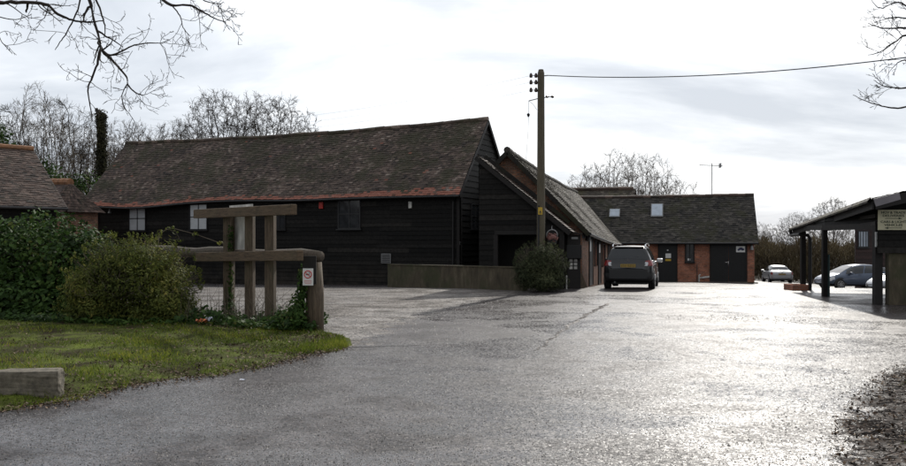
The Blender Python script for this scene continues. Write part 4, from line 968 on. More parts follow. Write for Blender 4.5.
# ================================================================== open shed on the right
sn = Vector((11.39, 24.05)); sm = W(824.5, 296, 28.0); sf = W(803, 290, 32.2)
shed = thing('open_shed', (sn.x, sn.y, 0), 'black open sided timber shed with low tiled roof and greenish end wall', 'shed')
zz = lambda x, y: gz(x, y)
for (x, y, w) in ((sn.x, sn.y+.1, .20), (sm.x, sm.y, .145), (sf.x, sf.y, .16)):
    m = MB(); m.box((x, y, (2.15+zz(x, y)-.05)/2), (w, w, 2.15-zz(x, y)+.05)); m.build('post', M['black_wood'], shed, bevel=.012)
for (x, y) in ((17.6, 24.3), (18.2, 28.2), (18.6, 32.2)):
    m = MB(); m.box((x, y, 1.4), (.2, .2, 3.6)); m.build('post', M['black_wood'], shed, bevel=.012)
a0 = Vector((10.9, 23.4, 2.80)); a1 = Vector((18.3, 23.4, 4.40)); b0_ = Vector((12.54, 33.2, 2.24)); b1_ = Vector((19.2, 33.2, 3.75))
m = MB(); spt, snn = tile_slope(m, b0_, a0, b1_, a1, .16, .22, None, .03, None, None, .28)
m.quad(b0_-snn*.02, a0-snn*.02, a1-snn*.02, b1_-snn*.02, .2); srf = m.build('roof', M['slate'], shed)
m = MB()
for i in range(26):   # verge course: edge tiles lying along the low side
    p = b0_.lerp(a0, i/26); q = b0_.lerp(a0, (i+.94)/26)
    ou = Vector((-.12, -.0, -.05)); m.add([p+ou+up*.0, q+ou, q+snn*.06, p+snn*.06, p+ou-up*.05, q+ou-up*.05], [(0, 1, 2, 3), (4, 5, 1, 0)], min(1, max(0, random.gauss(.62, .3))))
m.build('verge_tile', M['tile_grey'], srf)
m = MB(); m.bar(b0_-up*.17+Vector((.02, 0, 0)), a0-up*.17+Vector((.02, 0, 0)), .05, .2); m.bar(a0-up*.15+Vector((.05, -.03, 0)), a1-up*.15+Vector((0, -.03, 0)), .05, .26)
m.bar(b0_-up*.14, b1_-up*.14, .05, .2); m.build('fascia', M['black_wood'], shed)
for k, (oz, ) in enumerate(((.42,), (.62,))):
    m = MB(); m.bar(b0_.lerp(a0, .42)-up*(oz-.25)+Vector((.25, 0, 0)), a0-up*oz+Vector((.4, .6, 0)), .08, .1); m.build('rafter', M['black_wood'], shed)
m = MB(); m.bar(Vector((sf.x, sf.y+.2, 2.22)), Vector((sm.x, sm.y, 2.14)), .14, .16); m.bar(Vector((sm.x, sm.y, 2.142)), Vector((sn.x, sn.y+.2, 2.10)), .14, .16)
m.build('beam', M['black_wood'], shed)
m = MB()   # boarding between beam and roof on the open side
def roofz(x, y):
    n = snn; return a0.z-(n.x*(x-a0.x)+n.y*(y-a0.y))/n.z
pts = [(sn.x+.05, sn.y+.25), (sm.x, sm.y), (sf.x, sf.y+.3)]
for (p, q) in zip(pts[:-1], pts[1:]):
    P = Vector(p); Q = Vector(q); d = (Q-P); Ln = d.length; d.normalize(); nn2 = Vector((-d.y, d.x))
    if nn2.x > 0: nn2 = -nn2
    board_wall(m, P+nn2*(-.03), d, nn2, 0, Ln, 2.16, lambda t: roofz(*(P+d*t))-.05, .16)
board_wall(m, sn+Vector((-.12, -.12)), Vector((1, 0)), Vector((0, -1)), 0, 6.3, 1.39, lambda t: roofz(sn.x-.12+t, sn.y)-.12, .17)
m.build('board_wall', M['board'], shed)
m = MB()
for i in range(9):
    y = 24.6+i*.98; x0 = float(np.interp(y, [23.4, 33.2], [10.9, 12.54]))+.1; x1 = x0+7.0
    m.bar((x0, y, roofz(x0, y)-.14), (x1, y, roofz(x1, y)-.14), .08, .14)
m.build('roof_timber', M['black_wood'], shed)
m = MB(); m.box((sn.x+.22+3.0, sn.y+.02, .66), (6.0, .22, 1.5)); m.build('end_wall', M['concrete'], shed)
c = a0.lerp(a1, .075); m = MB(); f = (a1-a0).normalized()
m.add([c+f*-.56+Vector((0, -.065, .0))-up*.01, c+f*.12+Vector((0, -.065, .02)), c+f*.16+Vector((0, -.065, -.17)), c+f*-.50+Vector((0, -.065, -.22))]+[c+f*-.56+Vector((0, -.045, .0)), c+f*.12+Vector((0, -.045, .02)), c+f*.16+Vector((0, -.045, -.17)), c+f*-.50+Vector((0, -.045, -.22))],
      [(0, 3, 2, 1), (4, 5, 6, 7), (0, 1, 5, 4), (1, 2, 6, 5), (2, 3, 7, 6), (3, 0, 4, 7)]); tag(m.build('patch_sheet', M['lilac'], shed), 'pale lilac grey sheet at roof corner')
gp = W(795, 229, 33.0); dp = W(810, 232, 32.1)
m = MB(); m.tube([b0_+Vector((-.1, .1, -.06)), b1_+Vector((0, .1, -.06))], .07, 8); m.build('gutter', M['fascia'], shed)
m = MB(); gg = gz(dp.x, dp.y)
m.tube([b0_+Vector((-.08, .05, -.08)), b0_+Vector((-.05, .0, -.28)), Vector((dp.x-.35, dp.y, 1.98)), Vector((dp.x-.08, dp.y, 1.95)), Vector((dp.x, dp.y, 1.82)), Vector((dp.x, dp.y, gg))], .065, 10); m.build('downpipe', M['fascia'], shed)
m = MB(); m.tube([(sm.x+.16, sm.y+.1, gz(sm.x, sm.y)), (sm.x+.16, sm.y+.1, 1.3)], .05, 8); m.build('green_pipe', M['green_pipe'], shed)
# signs on the shed
P0 = Vector((sn.x-.12, sn.y-.16)); sx0 = (878-CX)/F*(P0.y-.02); sx1 = (908.5-CX)/F*(P0.y-.02); z1 = CAMZ+(HY-209.8)/F*P0.y; z0 = CAMZ+(HY-230)/F*P0.y
sg = thing('direction_sign', ((sx0+sx1)/2, P0.y, z0), 'cream direction sign for deliveries and light vehicles with two arrows on black shed boards', 'sign')
m = MB(); m.box(((sx0+sx1)/2, P0.y-.015, (z0+z1)/2), (sx1-sx0, .025, z1-z0)); m.build('sign_board', M['cream'], sg, bevel=.004)
wS = sx1-sx0; hS = z1-z0; cxS = (sx0+sx1)/2; yS = P0.y-.031
for s, fy, wd in (('HGV & TRADE', .855, .80), ('DELIVERIES', .70, .70), ('CARS & LIGHT', .40, .84), ('VEHICLES', .24, .60)):
    text_obj('lettering', s, .088, (cxS, yS, z0+hS*fy), (1, 0, 0), (0, 0, 1), M['green_text'], sg, width=wS*wd)
for fy, sgn in ((.57, 1), (.10, -1)):
    m = MB(); z = z0+hS*fy; m.box((cxS-.04*sgn, yS, z), (wS*.46, .006, .016))
    m.prism([(cxS+sgn*wS*.30, yS+.003, z), (cxS+sgn*wS*.17, yS+.003, z+.028), (cxS+sgn*wS*.17, yS+.003, z-.028)], (0, -.006, 0)); m.build('arrow', M['green_text'], sg)
nx = (877-CX)/F*(sn.y-.05); m = MB(); m.box((nx, sn.y-.06, CAMZ+(HY-239.5)/F*24), (.11, .02, .40)); tag(m.build('notice', M['white']), 'narrow white notice on the corner post below the cream sign', 'notice')
# brick trough at the far post
x0 = (790.5-CX)/F*31.9; x1 = (806-CX)/F*31.9; zg = gz(12.3, 32); tr = thing('brick_trough', ((x0+x1)/2, 31.9, zg), 'low brick trough at the foot of the far shed post', 'planter')
m = MB(); hh = .2
m.box(((x0+x1)/2, 31.72, zg+hh/2), (x1-x0, .11, hh)); m.box(((x0+x1)/2, 32.5, zg+hh/2), (x1-x0, .11, hh)); m.box((x0+.055, 32.11, zg+hh/2-.002), (.11, .67, hh-.004)); m.box((x1-.055, 32.11, zg+hh/2-.002), (.11, .67, hh-.004)); m.build('wall', M['brick'], tr)
m = MB(); m.box(((x0+x1)/2, 32.11, zg+.08), (x1-x0-.23, .66, .16)); m.build('soil', M['mud'], tr)

# maroon building beyond
mx0 = (855-CX)/F*61; mg = gz(mx0+2, 61)-.3
mbd = thing('boarded_building', (mx0, 61, mg), 'maroon weatherboarded building with a barred window behind the blue grey car', 'building')
m = MB(); board_wall(m, Vector((mx0, 61)), Vector((1, 0)), Vector((0, -1)), 0, 9, mg, lambda t: 3.6, .22); board_wall(m, Vector((mx0, 61)), Vector((.55, .835)), Vector((-.835, .55)), 0, 8, mg-.3, lambda t: 3.6, .22); m.build('wall', M['board_maroon'], mbd)
wx0 = (857.5-CX)/F*61-mx0; wx1 = (868.5-CX)/F*61-mx0
plane_window(mbd, Vector((mx0, 61)), Vector((1, 0)), Vector((0, -1)), (wx0+wx1)/2, CAMZ+(HY-247.5)/F*61, CAMZ+(HY-230.5)/F*61, wx1-wx0, M['pane_sky'], M['plastic'], (3, 0), .07, .08)
m = MB(); m.prism([(mx0-.3, 60.6, 3.55), (mx0+9.2, 60.6, 3.55), (mx0+13.8, 68.2, 4.3), (mx0+4.0, 68.2, 4.3)], (0, 0, .15)); m.build('roof', M['fascia'], mbd)

# ================================================================== low wall, pole, sign frame
w0 = Vector((-2.62, 36.1)); w1 = Vector((2.45, 31.35)); d = (w1-w0).normalized(); wn = Vector((d.y, -d.x))
lw = thing('low_wall', ((w0.x+w1.x)/2, (w0.y+w1.y)/2, 0), 'low mossy concrete wall in front of the black barn', 'wall')
m = MB(); ns = 24; Ln = (w1-w0).length
for i in range(ns):
    a = w0+d*Ln*i/ns; b = w0+d*Ln*(i+1)/ns; za = .79+.02*math.sin(i*1.9); zb2 = .79+.02*math.sin((i+1)*1.9)
    A_ = [V3(a, -.3), V3(b, -.3), V3(b, zb2), V3(a, za)]; B_ = [p-V3(wn, 0)*.24 for p in A_]
    m.add(A_+B_, [(0, 1, 2, 3), (7, 6, 5, 4), (3, 2, 6, 7)]+([(0, 3, 7, 4)] if i == 0 else [])+([(1, 5, 6, 2)] if i == ns-1 else []))
m.build('wall', M['concrete'], lw)
m = MB(); m.bar(V3(w0-V3(wn, 0).to_2d()*.12, .815), V3(w1-V3(wn, 0).to_2d()*.12, .815), .28, .045); m.build('coping', M['concrete'], lw)
p = W(483, 265, 34.6); m = MB(); m.tube([(p.x, p.y, 0), (p.x-.02, p.y, 1.5), (p.x-.05, p.y, 1.88)], [.045, .04, .03], 8); m.box((p.x, p.y-.05, 1.12), (.17, .05, .1))
tag(m.build('metal_post', M['metal']), 'slim grey metal post standing behind the low wall', 'post')

PX, PY = (541-CX)/F*31.9, 31.9; PT = CAMZ+(HY-69.5)/F*PY
pole = thing('telegraph_pole', (PX, PY, 0), 'tall weathered timber telegraph pole rising behind the round bush', 'pole')
m = MB(); m.tube([(PX, PY, -.3), (PX, PY, 3), (PX, PY, PT-.12), (PX, PY, PT)], [.152, .145, .118, .085], 16); m.build('shaft', M['pole'], pole, smooth=False)
def pp(px, py, dy=0): return W(px, py, PY+dy)
for py, l, r in ((75.5, 531, 546), (82.2, 531, 544), (90, 531, 544)):
    a = pp(l, py); b = pp(r, py+.3); m = MB(); m.tube([a+Vector((.06, 0, 0)), b], .014, 6); arm = m.build('insulator_pin', M['metal'], pole)
    for px in (l, l+5.0): c = pp(px, py); m = MB(); m.tube([c-Vector((0, 0, .07)), c-Vector((0, 0, .02)), c+Vector((0, 0, .05)), c+Vector((0, 0, .09))], [.05, .06, .05, .02], 10); m.build('insulator', M['porcelain'], arm)
m = MB(); m.tube([pp(546, 75.8)-Vector((.1, 0, 0)), pp(548, 75.3)], .02, 6); k = m.build('stay_clamp', M['metal'], pole)
m = MB(); m.tube([pp(541, 98.5), pp(548, 96.6), pp(554, 96.6)], .018, 6); k = m.build('bracket_arm', M['metal'], pole)
for px in (547, 552.5): c = pp(px, 96.6); m = MB(); m.tube([c-Vector((.05, 0, 0)), c, c+Vector((.05, 0, 0))], [.03, .055, .03], 8); m.build('insulator', M['porcelain'], k)
m = MB(); m.tube([pp(540, 98), pp(528.7, 100.8)], .018, 6); m.build('bracket_arm', M['metal'], pole)
m = MB(); m.tube([pp(528.7, 100.8), pp(533, 104), pp(537, 110)], .006, 5); m.build('stay_wire', M['cable'], pole)
c = pp(540.3, 211, -.15); m = MB(); m.box((c.x, c.y, c.z), (.15, .012, .26)); pl = m.build('warning_plate', M['yellow'], pole)
m = MB(); m.prism([(c.x-.045, c.y-.007, c.z-.06), (c.x+.045, c.y-.007, c.z-.06), (c.x, c.y-.007, c.z+.02)], (0, -.003, 0)); m.box((c.x, c.y-.008, c.z-.10), (.09, .003, .015)); m.build('warning_symbol', M['plate_dark'], pl)
m = MB(); m.tube([(PX-.1, PY-.13, 0), (PX-.1, PY-.13, 3.0)], .03, 6); m.build('cable_guard', M['plastic'], pole)
def cable(a, b, sag, r, label, cat='cable', n=40):
    m = MB(); m.tube([Vector(a).lerp(Vector(b), i/n)-Vector((0, 0, sag*4*(i/n)*(1-i/n))) for i in range(n+1)], r, 6)
    return tag(m.build('overhead_cable', M['cable'], None), label, cat)
cable(pp(548, 75.3), W(960, 50, 23.0), .30, .017, 'thick dark cable running right from the telegraph pole top')
for i, (py, ey) in enumerate(((75.5, 111), (82, 117), (90, 122))):
    cable(pp(531, py), W(150, ey+8, 62), .75, .003, ('uppermost', 'middle', 'lowest')[i]+' of three thin wires running left from the telegraph pole')
m = MB(); m.tube([pp(528.7, 100.8), pp(528.2, 130), W(526, 160, 33.4)], .006, 5); m.tube([pp(528.4, 113), pp(528.4, 114.5), pp(528.4, 117)], [.02, .06, .02], 8)
tag(m.build('drop_wire', M['cable']), 'thin drop wire hanging from the pole bracket to the roof below', 'cable')

FP = Vector((-4.53, 18.2)); FDr = Vector((0.625, -0.781)); FN = Vector((-0.781, -0.625))
fr_ = thing('timber_sign_frame', (-3.97, 17.5, .1), 'weathered timber sign frame of three posts and two long beams on the verge', 'sign frame')
for px, py_, w in ((229, 213, .185), (250, 211, .165), (270.5, 209, .175)):
    t = on_line(px, FP, FDr); p = FP+FDr*t; zt = CAMZ+(HY-py_)/F*p.y
    m = MB(); m.box(V3(p, (zt-.05)/2), (w, w*.9, zt+.05+.1), (.985, -.172, 0), (.172, .985, 0)); m.build('post', M['wood'], fr_, bevel=.012)
def fbeam(pa, ya, pb, yb, h):
    O = FP+FN*.16
    ta, tb_ = on_line(pa, O, FDr), on_line(pb, O, FDr); a = O+FDr*ta; b = O+FDr*tb_
    m = MB(); a3 = V3(a, CAMZ+(HY-ya)/F*a.y); b3 = V3(b, CAMZ+(HY-yb)/F*b.y); m.bar(a3, b3, .12, h); m.build('beam', M['beam'], fr_, bevel=.012)
fbeam(196, 214, 294, 209.5, .185); fbeam(198, 257, 300.5, 255.5, .185)
O = FP-FN*.13; ta, tb_ = on_line(230, O, FDr), on_line(252.5, O, FDr); zt = CAMZ+(HY-204)/F*17.7; zb2 = CAMZ+(HY-249.5)/F*17.7
m = MB(); m.bar(V3(O+FDr*ta, (zt+zb2)/2), V3(O+FDr*tb_, (zt+zb2)/2), .025, zt-zb2); tag(m.build('sign_panel', M['white_dirty'], fr_), 'stained white panel')

bp = Vector(((314-CX)/F*16.1, 16.1))
ba = thing('log_barrier', (bp.x, bp.y, .05), 'long weathered log resting on a thick post beside the yard entrance', 'barrier')
m = MB(); zt = CAMZ+(HY-262.5)/F*16.1
m.tube([V3(bp, -.1), V3(bp+Vector((.02, 0)), .7), V3(bp-Vector((.01, 0)), zt)], [.175, .16, .15], 14); m.build('post', M['wood'], ba, smooth=True)
la = W(320, 256, 16.15); lb2 = W(140, 249.5, 22.0); pts = []
for i in range(14):
    f = i/13; pts.append(la.lerp(lb2, f)+Vector((0, 0, .02*math.sin(i*1.3)-.01)))
m = MB(); m.tube(pts, [.10]+[.112+.008*math.sin(i*2.1) for i in range(1, 13)]+[.10], 12); m.build('log', M['log'], ba, smooth=True)
c = W(309.5, 270, 15.86); m = MB(); m.box(c, (.24, .03, .5), tone=None); bdb = m.build('back_board', M['black_wood'], ba, bevel=.005)
c = W(308, 277, 15.82); nt_ = thing('prohibition_notice', c-Vector((0, 0, .15)), 'small white notice with red prohibition circle fixed to the barrier post', 'notice')
q = 15.82/F; m = MB(); m.box(c, (10.6*q, .012, 17*q)); m.build('notice_board', M['white'], nt_, bevel=.003)
cc = c+Vector((0, -.010, 2.6*q)); m = MB(); m.ring(cc, 3.6*q, .008, (0, 1, 0)); m.bar(cc+Vector((-2.6*q, 0, 2.4*q)), cc+Vector((2.6*q, 0, -2.4*q)), .01, .014, up=(0, 1, 0)); m.build('prohibition_ring', M['sign_red'], nt_)
m = MB(); m.box(cc+Vector((-.004, .003, -.004)), (3.4*q, .006, .016)); m.tube([cc+Vector((1.1*q, .003, .4*q)), cc+Vector((1.7*q, .003, 1.5*q)), cc+Vector((1.1*q, .003, 2.2*q))], .004, 5); m.build('symbol', M['plate_dark'], nt_)
m = MB()
for i in range(3): m.box(c+Vector((0, -.008, -(3.6+1.5*i)*q)), ((7.5-1.2*(i == 2))*q, .004, .006))
m.build('text_line', M['sign_red'], nt_)

# kerb stone and litter
kz = .02; k1 = Vector((-4.08, 9.30)); kd = Vector((-.985, -.17))
c = k1+kd*.85+Vector((-.17, .985))*.13
m = MB(); m.box(V3(c, .13), (1.7, .25, .34), V3(kd, 0), V3((-kd.y, kd.x), 0))
o = m.build('kerb_stone', M['kerb'], None, bevel=.03); bm = bmesh.new(); bm.from_mesh(o.data); bmesh.ops.subdivide_edges(bm, edges=[e for e in bm.edges if e.calc_length() > .05], cuts=9, use_grid_fill=True)
for v in bm.verts:
    v.co += v.normal*(.018*mnoise.noise(v.co*7)+.010*mnoise.noise(v.co*23))
bm.to_mesh(o.data); bm.free()
tag(o, 'rough old kerb stone block at the grass verge edge', 'kerb stone')
p = W(205, 327, 16.2); p.z = .19
lt = thing('litter_packet', p, 'crumpled orange and pale blue food packet lying on the verge', 'litter')
def crumple(m, c, s, n=5):
    vs = []; 
    for j in range(n):
        for i in range(n): vs.append(c+Vector(((i/(n-1)-.5)*s[0], (j/(n-1)-.5)*s[1]+random.uniform(-.01, .01), s[2]*(.5+.5*math.sin(i*2.2+j*1.4))+random.uniform(0, .02))))
    m.add(vs, [(j*n+i, j*n+i+1, (j+1)*n+i+1, (j+1)*n+i) for j in range(n-1) for i in range(n-1)])
m = MB(); crumple(m, p+Vector((-.05, 0, 0)), (.20, .14, .07)); m.build('wrapper', M['litter_orange'], lt)
m = MB(); crumple(m, p+Vector((.09, .0, .03)), (.13, .12, .08)); m.build('flap', M['litter_white'], lt)
for (px, py, lab) in ((195, 372, 'pale scrap of paper on the asphalt beside the verge'), ):
    q = Vector(((px+48-CX)/(py+9-HY)*CAMZ, F*CAMZ/(py+9-HY), .006)); m = MB(); crumple(m, q, (.07, .035, .01), 4); tag(m.build('paper_scrap', M['litter_white']), lab, 'litter')
# ================================================================== cars
SUV = dict(L=4.40, st=[(0.00, .44, .74, .80, .62, .55), (.03, .38, .86, .93, .78, .70), (.10, .35, .98, 1.08, .86, .76), (.20, .33, 1.03, 1.28, .885, .72), (.34, .31, 1.03, 1.53, .89, .64), (.48, .30, 1.03, 1.60, .892, .60), (1.1, .27, 1.02, 1.625, .892, .60), (2.0, .25, 1.0, 1.63, .892, .62), (2.6, .25, .98, 1.58, .892, .62), (3.0, .25, .97, 1.36, .89, .66), (3.35, .25, .96, 1.07, .88, .74), (3.9, .26, .90, .97, .85, .70), (4.22, .3, .76, .82, .76, .6), (4.36, .36, .6, .65, .62, .5), (4.40, .42, .55, .56, .45, .4)],
           wheel=(.78, 3.52), wr=.345, bw=(.55, 3.05), rg=(1.13, 1.50, .66), hatch=True)
SEDAN = dict(L=4.55, st=[(0.00, .38, .66, .72, .62, .56), (.03, .33, .80, .86, .76, .70), (.10, .30, .90, .96, .83, .72), (.45, .27, .93, 1.00, .865, .70), (.72, .25, .93, 1.06, .87, .66), (1.0, .24, .93, 1.25, .875, .60), (1.35, .23, .92, 1.38, .875, .565), (2.1, .22, .90, 1.42, .875, .57), (2.7, .22, .89, 1.36, .875, .59), (3.1, .22, .88, 1.14, .87, .64), (3.4, .23, .87, .96, .865, .70), (3.95, .24, .80, .87, .83, .66), (4.3, .28, .68, .74, .74, .55), (4.5, .34, .56, .60, .58, .45), (4.55, .4, .5, .52, .4, .35)],
             wheel=(.85, 3.62), wr=.32, bw=(.85, 3.12), rg=(1.04, 1.34, .60), hatch=False)
HATCH = dict(L=4.40, st=[(0.00, .40, .72, .80, .60, .5), (.04, .34, .90, 1.0, .76, .66), (.12, .30, 1.0, 1.12, .84, .68), (.35, .27, 1.02, 1.28, .865, .62), (.75, .24, 1.01, 1.42, .875, .57), (1.3, .22, .98, 1.50, .878, .56), (1.95, .21, .95, 1.51, .878, .57), (2.5, .21, .92, 1.44, .876, .59), (3.0, .21, .90, 1.22, .87, .64), (3.45, .22, .88, .99, .86, .70), (3.9, .24, .80, .86, .82, .64), (4.2, .28, .68, .74, .74, .54), (4.36, .34, .56, .60, .58, .45), (4.40, .4, .5, .52, .42, .36)],
             wheel=(.80, 3.50), wr=.325, bw=(.55, 3.15), rg=(1.10, 1.38, .58), hatch=True)
def smooth1(a, k):
    w = np.hanning(k+2)[1:-1]; w /= w.sum(); p = np.pad(a, k//2, mode='edge'); return np.convolve(p, w, 'valid')
def make_car(name, spec, paint, loc, heading, label, rails=False, clad=None, plate=None, group=None):
    th = math.atan2(heading[1], heading[0]); Lc = spec['L']
    root = thing(name, loc, label, 'car', group, th)
    st = np.array(spec['st']); xs = np.concatenate([np.linspace(0, .5, 40)[:-1]**1, np.linspace(.5, Lc-.35, 90)[:-1], np.linspace(Lc-.35, Lc, 26)])
    xs[0] = 0
    A_ = [np.interp(xs, st[:, 0], st[:, k]) for k in range(1, 6)]
    A_ = [np.concatenate([a[:2], smooth1(a, 7)[2:-2], a[-2:]]) for a in A_]
    zs, zb, zt, wb, wt = A_
    prof = []
    for i in range(len(xs)):
        h = zb[i]-zs[i]; q = zt[i]-zb[i]
        pts = np.array([(0, zs[i]), (.80*wb[i], zs[i]), (.955*wb[i], zs[i]+.07), (.995*wb[i], zs[i]+.30*h), (1.0*wb[i], zs[i]+.62*h), (.975*wb[i], zs[i]+.93*h), (.945*wb[i], zb[i]+.01*q), (.5*(.945*wb[i]+wt[i])+.015*min(1, q*2), zb[i]+.48*q), (wt[i]+.01, zb[i]+.86*q), (.90*wt[i], zb[i]+.965*q), (.6*wt[i], zt[i]-.004), (0, zt[i]+.008)])
        s = np.concatenate([[0], np.cumsum(np.linalg.norm(np.diff(pts, axis=0), axis=1)+1e-4)]); s /= s[-1]
        sp = np.concatenate([np.linspace(a, b, 5)[:-1] for a, b in zip(s[:-1], s[1:])]+[[1.0]])
        yy = np.interp(sp, s, pts[:, 0]); z2 = np.interp(sp, s, pts[:, 1])
        yy = np.concatenate([[yy[0]], smooth1(yy, 5)[1:-1], [yy[-1]]]); z2 = np.concatenate([[z2[0]], smooth1(z2, 5)[1:-1], [z2[-1]]])
        prof.append(np.column_stack([np.concatenate([yy, -yy[-2:0:-1]]), np.concatenate([z2, z2[-2:0:-1]])]))
    prof = np.array(prof); nx, nv, _ = prof.shape
    P = np.dstack([np.repeat(xs[:, None], nv, 1)-Lc/2, prof[:, :, 0], prof[:, :, 1]])
    gx_ = np.gradient(P, axis=0); gv = np.roll(P, -1, 1)-np.roll(P, 1, 1); Nn = np.cross(gx_, gv); ln = np.linalg.norm(Nn, axis=2, keepdims=True); Nn = Nn/np.maximum(ln, 1e-9)
    if (Nn[nx//2, :, 1]*P[nx//2, :, 1]).sum() < 0: Nn = -Nn
    idx = lambda i, j: i*nv+(j % nv)
    faces = [(idx(i, j), idx(i+1, j), idx(i+1, j+1), idx(i, j+1)) for i in range(nx-1) for j in range(nv)]
    fl = np.array(faces); flat = P.reshape(-1, 3); nfl = Nn.reshape(-1, 3); cen = flat[fl].mean(1); cen[:, 0] += Lc/2; fn_ = nfl[fl].mean(1)
    def sub(nm, mask, mt, off, parent=None):
        f = fl[mask]
        if len(f) == 0: return None
        u, inv = np.unique(f, return_inverse=True); o = np_obj(nm, flat[u]+nfl[u]*off, inv.reshape(f.shape), mt, parent or root, local=True)
        for p in o.data.polygons: p.use_smooth = True
        return o
    # body with end caps
    caps = [tuple(range(nv))[::-1], tuple((nx-1)*nv+j for j in range(nv))]
    me = bpy.data.meshes.new('body'); me.from_pydata([tuple(p) for p in flat], [], faces+caps); me.materials.append(paint)
    for p in me.polygons: p.use_smooth = True
    body = link('body', me, root)
    X, Y, Z = cen[:, 0], np.abs(cen[:, 1]), cen[:, 2]
    cb = np.interp(X, xs, zb); ct = np.interp(X, xs, zt); cw = np.interp(X, xs, wt)
    z0, z1, yw = spec['rg']
    rear = (X < (0.55 if spec['hatch'] else 1.36)) & (Z > z0) & (Z < z1) & (Y < yw+(z1-Z)*.10)
    if not spec['hatch']: rear &= (X > .66)
    sub('rear_window', rear & (fn_[:, 0] < -.15), M['glass_car'], .006)
    ws = (X > Lc*.57) & (Z > cb+.10) & (Y < cw*.95) & (fn_[:, 0] > .25) & (ct-cb > .12)
    sub('windscreen', ws, M['glass_car'], .006)
    b0, b1 = spec['bw']; mid = (b0+b1)/2+.15
    for sgn in (1, -1):
        side = (np.sign(cen[:, 1]) == sgn) & (Z > cb+.045) & (Z < cb+.80*(ct-cb)) & (ct-cb > .17) & (np.abs(fn_[:, 1]) > .5)
        slant = X+(Z-cb)*.55
        sub('side_window', side & (slant > mid+.05) & (slant < b1), M['glass_car'], .005)
        sub('side_window', side & (slant < mid-.03) & (X > b0+.42), M['glass_car'], .005)
        sub('side_window', side & (X < b0+.34) & (X > b0-.1), M['glass_car'], .005)
        tl = (np.sign(cen[:, 1]) == sgn) & (X < .30) & (Z > cb-.20) & (Z < cb+.06) & (Y > .56)
        if not spec['hatch']: tl = (np.sign(cen[:, 1]) == sgn) & (X < .22) & (Z > .70) & (Z < .90) & (Y > .48)
        else: tl = (np.sign(cen[:, 1]) == sgn) & (X < .34) & (Z > .90) & (Z < 1.09) & (Y > .60)
        t = sub('tail_lamp', tl, M['lamp_red'], .012)
        if t: sub('reversing_lens', tl & (Y < .70) & (Z < 1.02), M['lamp_clear'], .016, t)
        sub('headlamp', (np.sign(cen[:, 1]) == sgn) & (X > Lc-.55) & (Z > cb-.17) & (Z < cb-.0) & (Y > .45), M['lamp_clear'], .008)
    sub('rear_bumper', (X < .45) & (Z < .63) & (Z > .3), clad or paint, .012)
    sub('sill_trim', (Z < np.interp(X, xs, zs)+.10) & (X > .4), M['plastic'], .006)
    # wheels
    for wx in spec['wheel']:
        for sgn in (1, -1):
            r = spec['wr']; yo = float(np.interp(wx, xs, wb))
            w = MB(); c = Vector((wx-Lc/2, sgn*(yo-.10), r)); ax = Vector((0, sgn, 0))
            w.tube([c-ax*.11, c-ax*.10, c+ax*.09, c+ax*.118, c+ax*.119], [r-.03, r, r, r-.03, r*.68], 28); tyre = w.build('wheel', M['tyre'], root, True)
            w = MB(); w.tube([c+ax*.10, c+ax*.121], [r*.68, r*.64], 24); w.build('rim_back', M['plate_dark'], tyre, True)
            w = MB()
            for k in range(7):
                a = k*2*math.pi/7; w.bar(c+ax*.125, c+ax*.128+Vector((math.cos(a)*r*.64, 0, math.sin(a)*r*.64)), .055, .02, up=ax)
            w.ring(c+ax*.122, r*.64, .016, ax, 24, 6); w.disc(c+ax*.13, .05, ax, .02, 12); w.build('rim', M['rim'], tyre, True)
            w = MB(); ac = Vector((wx-Lc/2, sgn*(yo-.0+.004), r+.02)); n = 18; R1 = r+.065
            pts = [ac+Vector((math.cos(math.pi*k/n)*R1, 0, math.sin(math.pi*k/n)*R1)) for k in range(n+1)]+[ac+Vector((-R1, 0, -.1)), ac+Vector((R1, 0, -.1))]
            w.prism(pts, (0, -sgn*.05, 0)); w.build('wheel_arch', M['plastic'], root, True)
    for sgn in (1, -1):
        mx = Lc*.655-Lc/2; yo = float(np.interp(Lc*.655, xs, wb)); zm = float(np.interp(Lc*.655, xs, zb))+.08
        w = MB(); w.box((mx, sgn*(yo+.10), zm), (.13, .22, .15)); w.box((mx+.02, sgn*(yo-.02), zm-.05), (.06, .14, .05)); w.build('door_mirror', paint if rails is False else M['chrome'] if sgn < 0 else paint, root, True, bevel=.03)
        if rails:
            w = MB(); w.tube([(.42-Lc/2, sgn*.585, 1.585), (.50-Lc/2, sgn*.585, 1.655), (1.2-Lc/2, sgn*.60, 1.685), (2.3-Lc/2, sgn*.60, 1.675), (2.5-Lc/2, sgn*.60, 1.62)], .022, 8); w.build('roof_rail', M['chrome'], root, True)
        for hx in (1.25, 2.25):
            yo = float(np.interp(hx, xs, wb)); w = MB(); w.box((hx-Lc/2, sgn*(yo*.985+.012), .90), (.18, .03, .03)); w.build('door_handle', paint, root, True, bevel=.006)
    zp = .90 if spec['hatch'] else .74; xp = float(np.interp(zp, zt, xs)) if False else float(xs[np.argmax(zt > zp+.02)])-.03
    w = MB(); w.box((xp-Lc/2-.012, 0, zp), (.02, .54, .12)); pl = w.build('number_plate', plate or M['plate_yellow'], root, True)
    w = MB()
    for k, yy in enumerate((-.21, -.145, -.08, -.015, .085, .15, .215)):
        w.box((xp-Lc/2-.023, yy, zp), (.004, .014, .075)); w.box((xp-Lc/2-.023, yy+.016, zp+(.025 if k % 2 else -.02)), (.004, .026, .014))
    w.build('plate_character', M['plate_dark'], pl, True)
    zz_ = zp+.19 if spec['hatch'] else zp+.13; xb = float(xs[np.argmax(zt > zz_)])
    w = MB(); w.disc((xb-Lc/2-.02, 0, zz_), .055, (1, 0, .25), .03, 20); w.build('badge', M['chrome'], root, True)
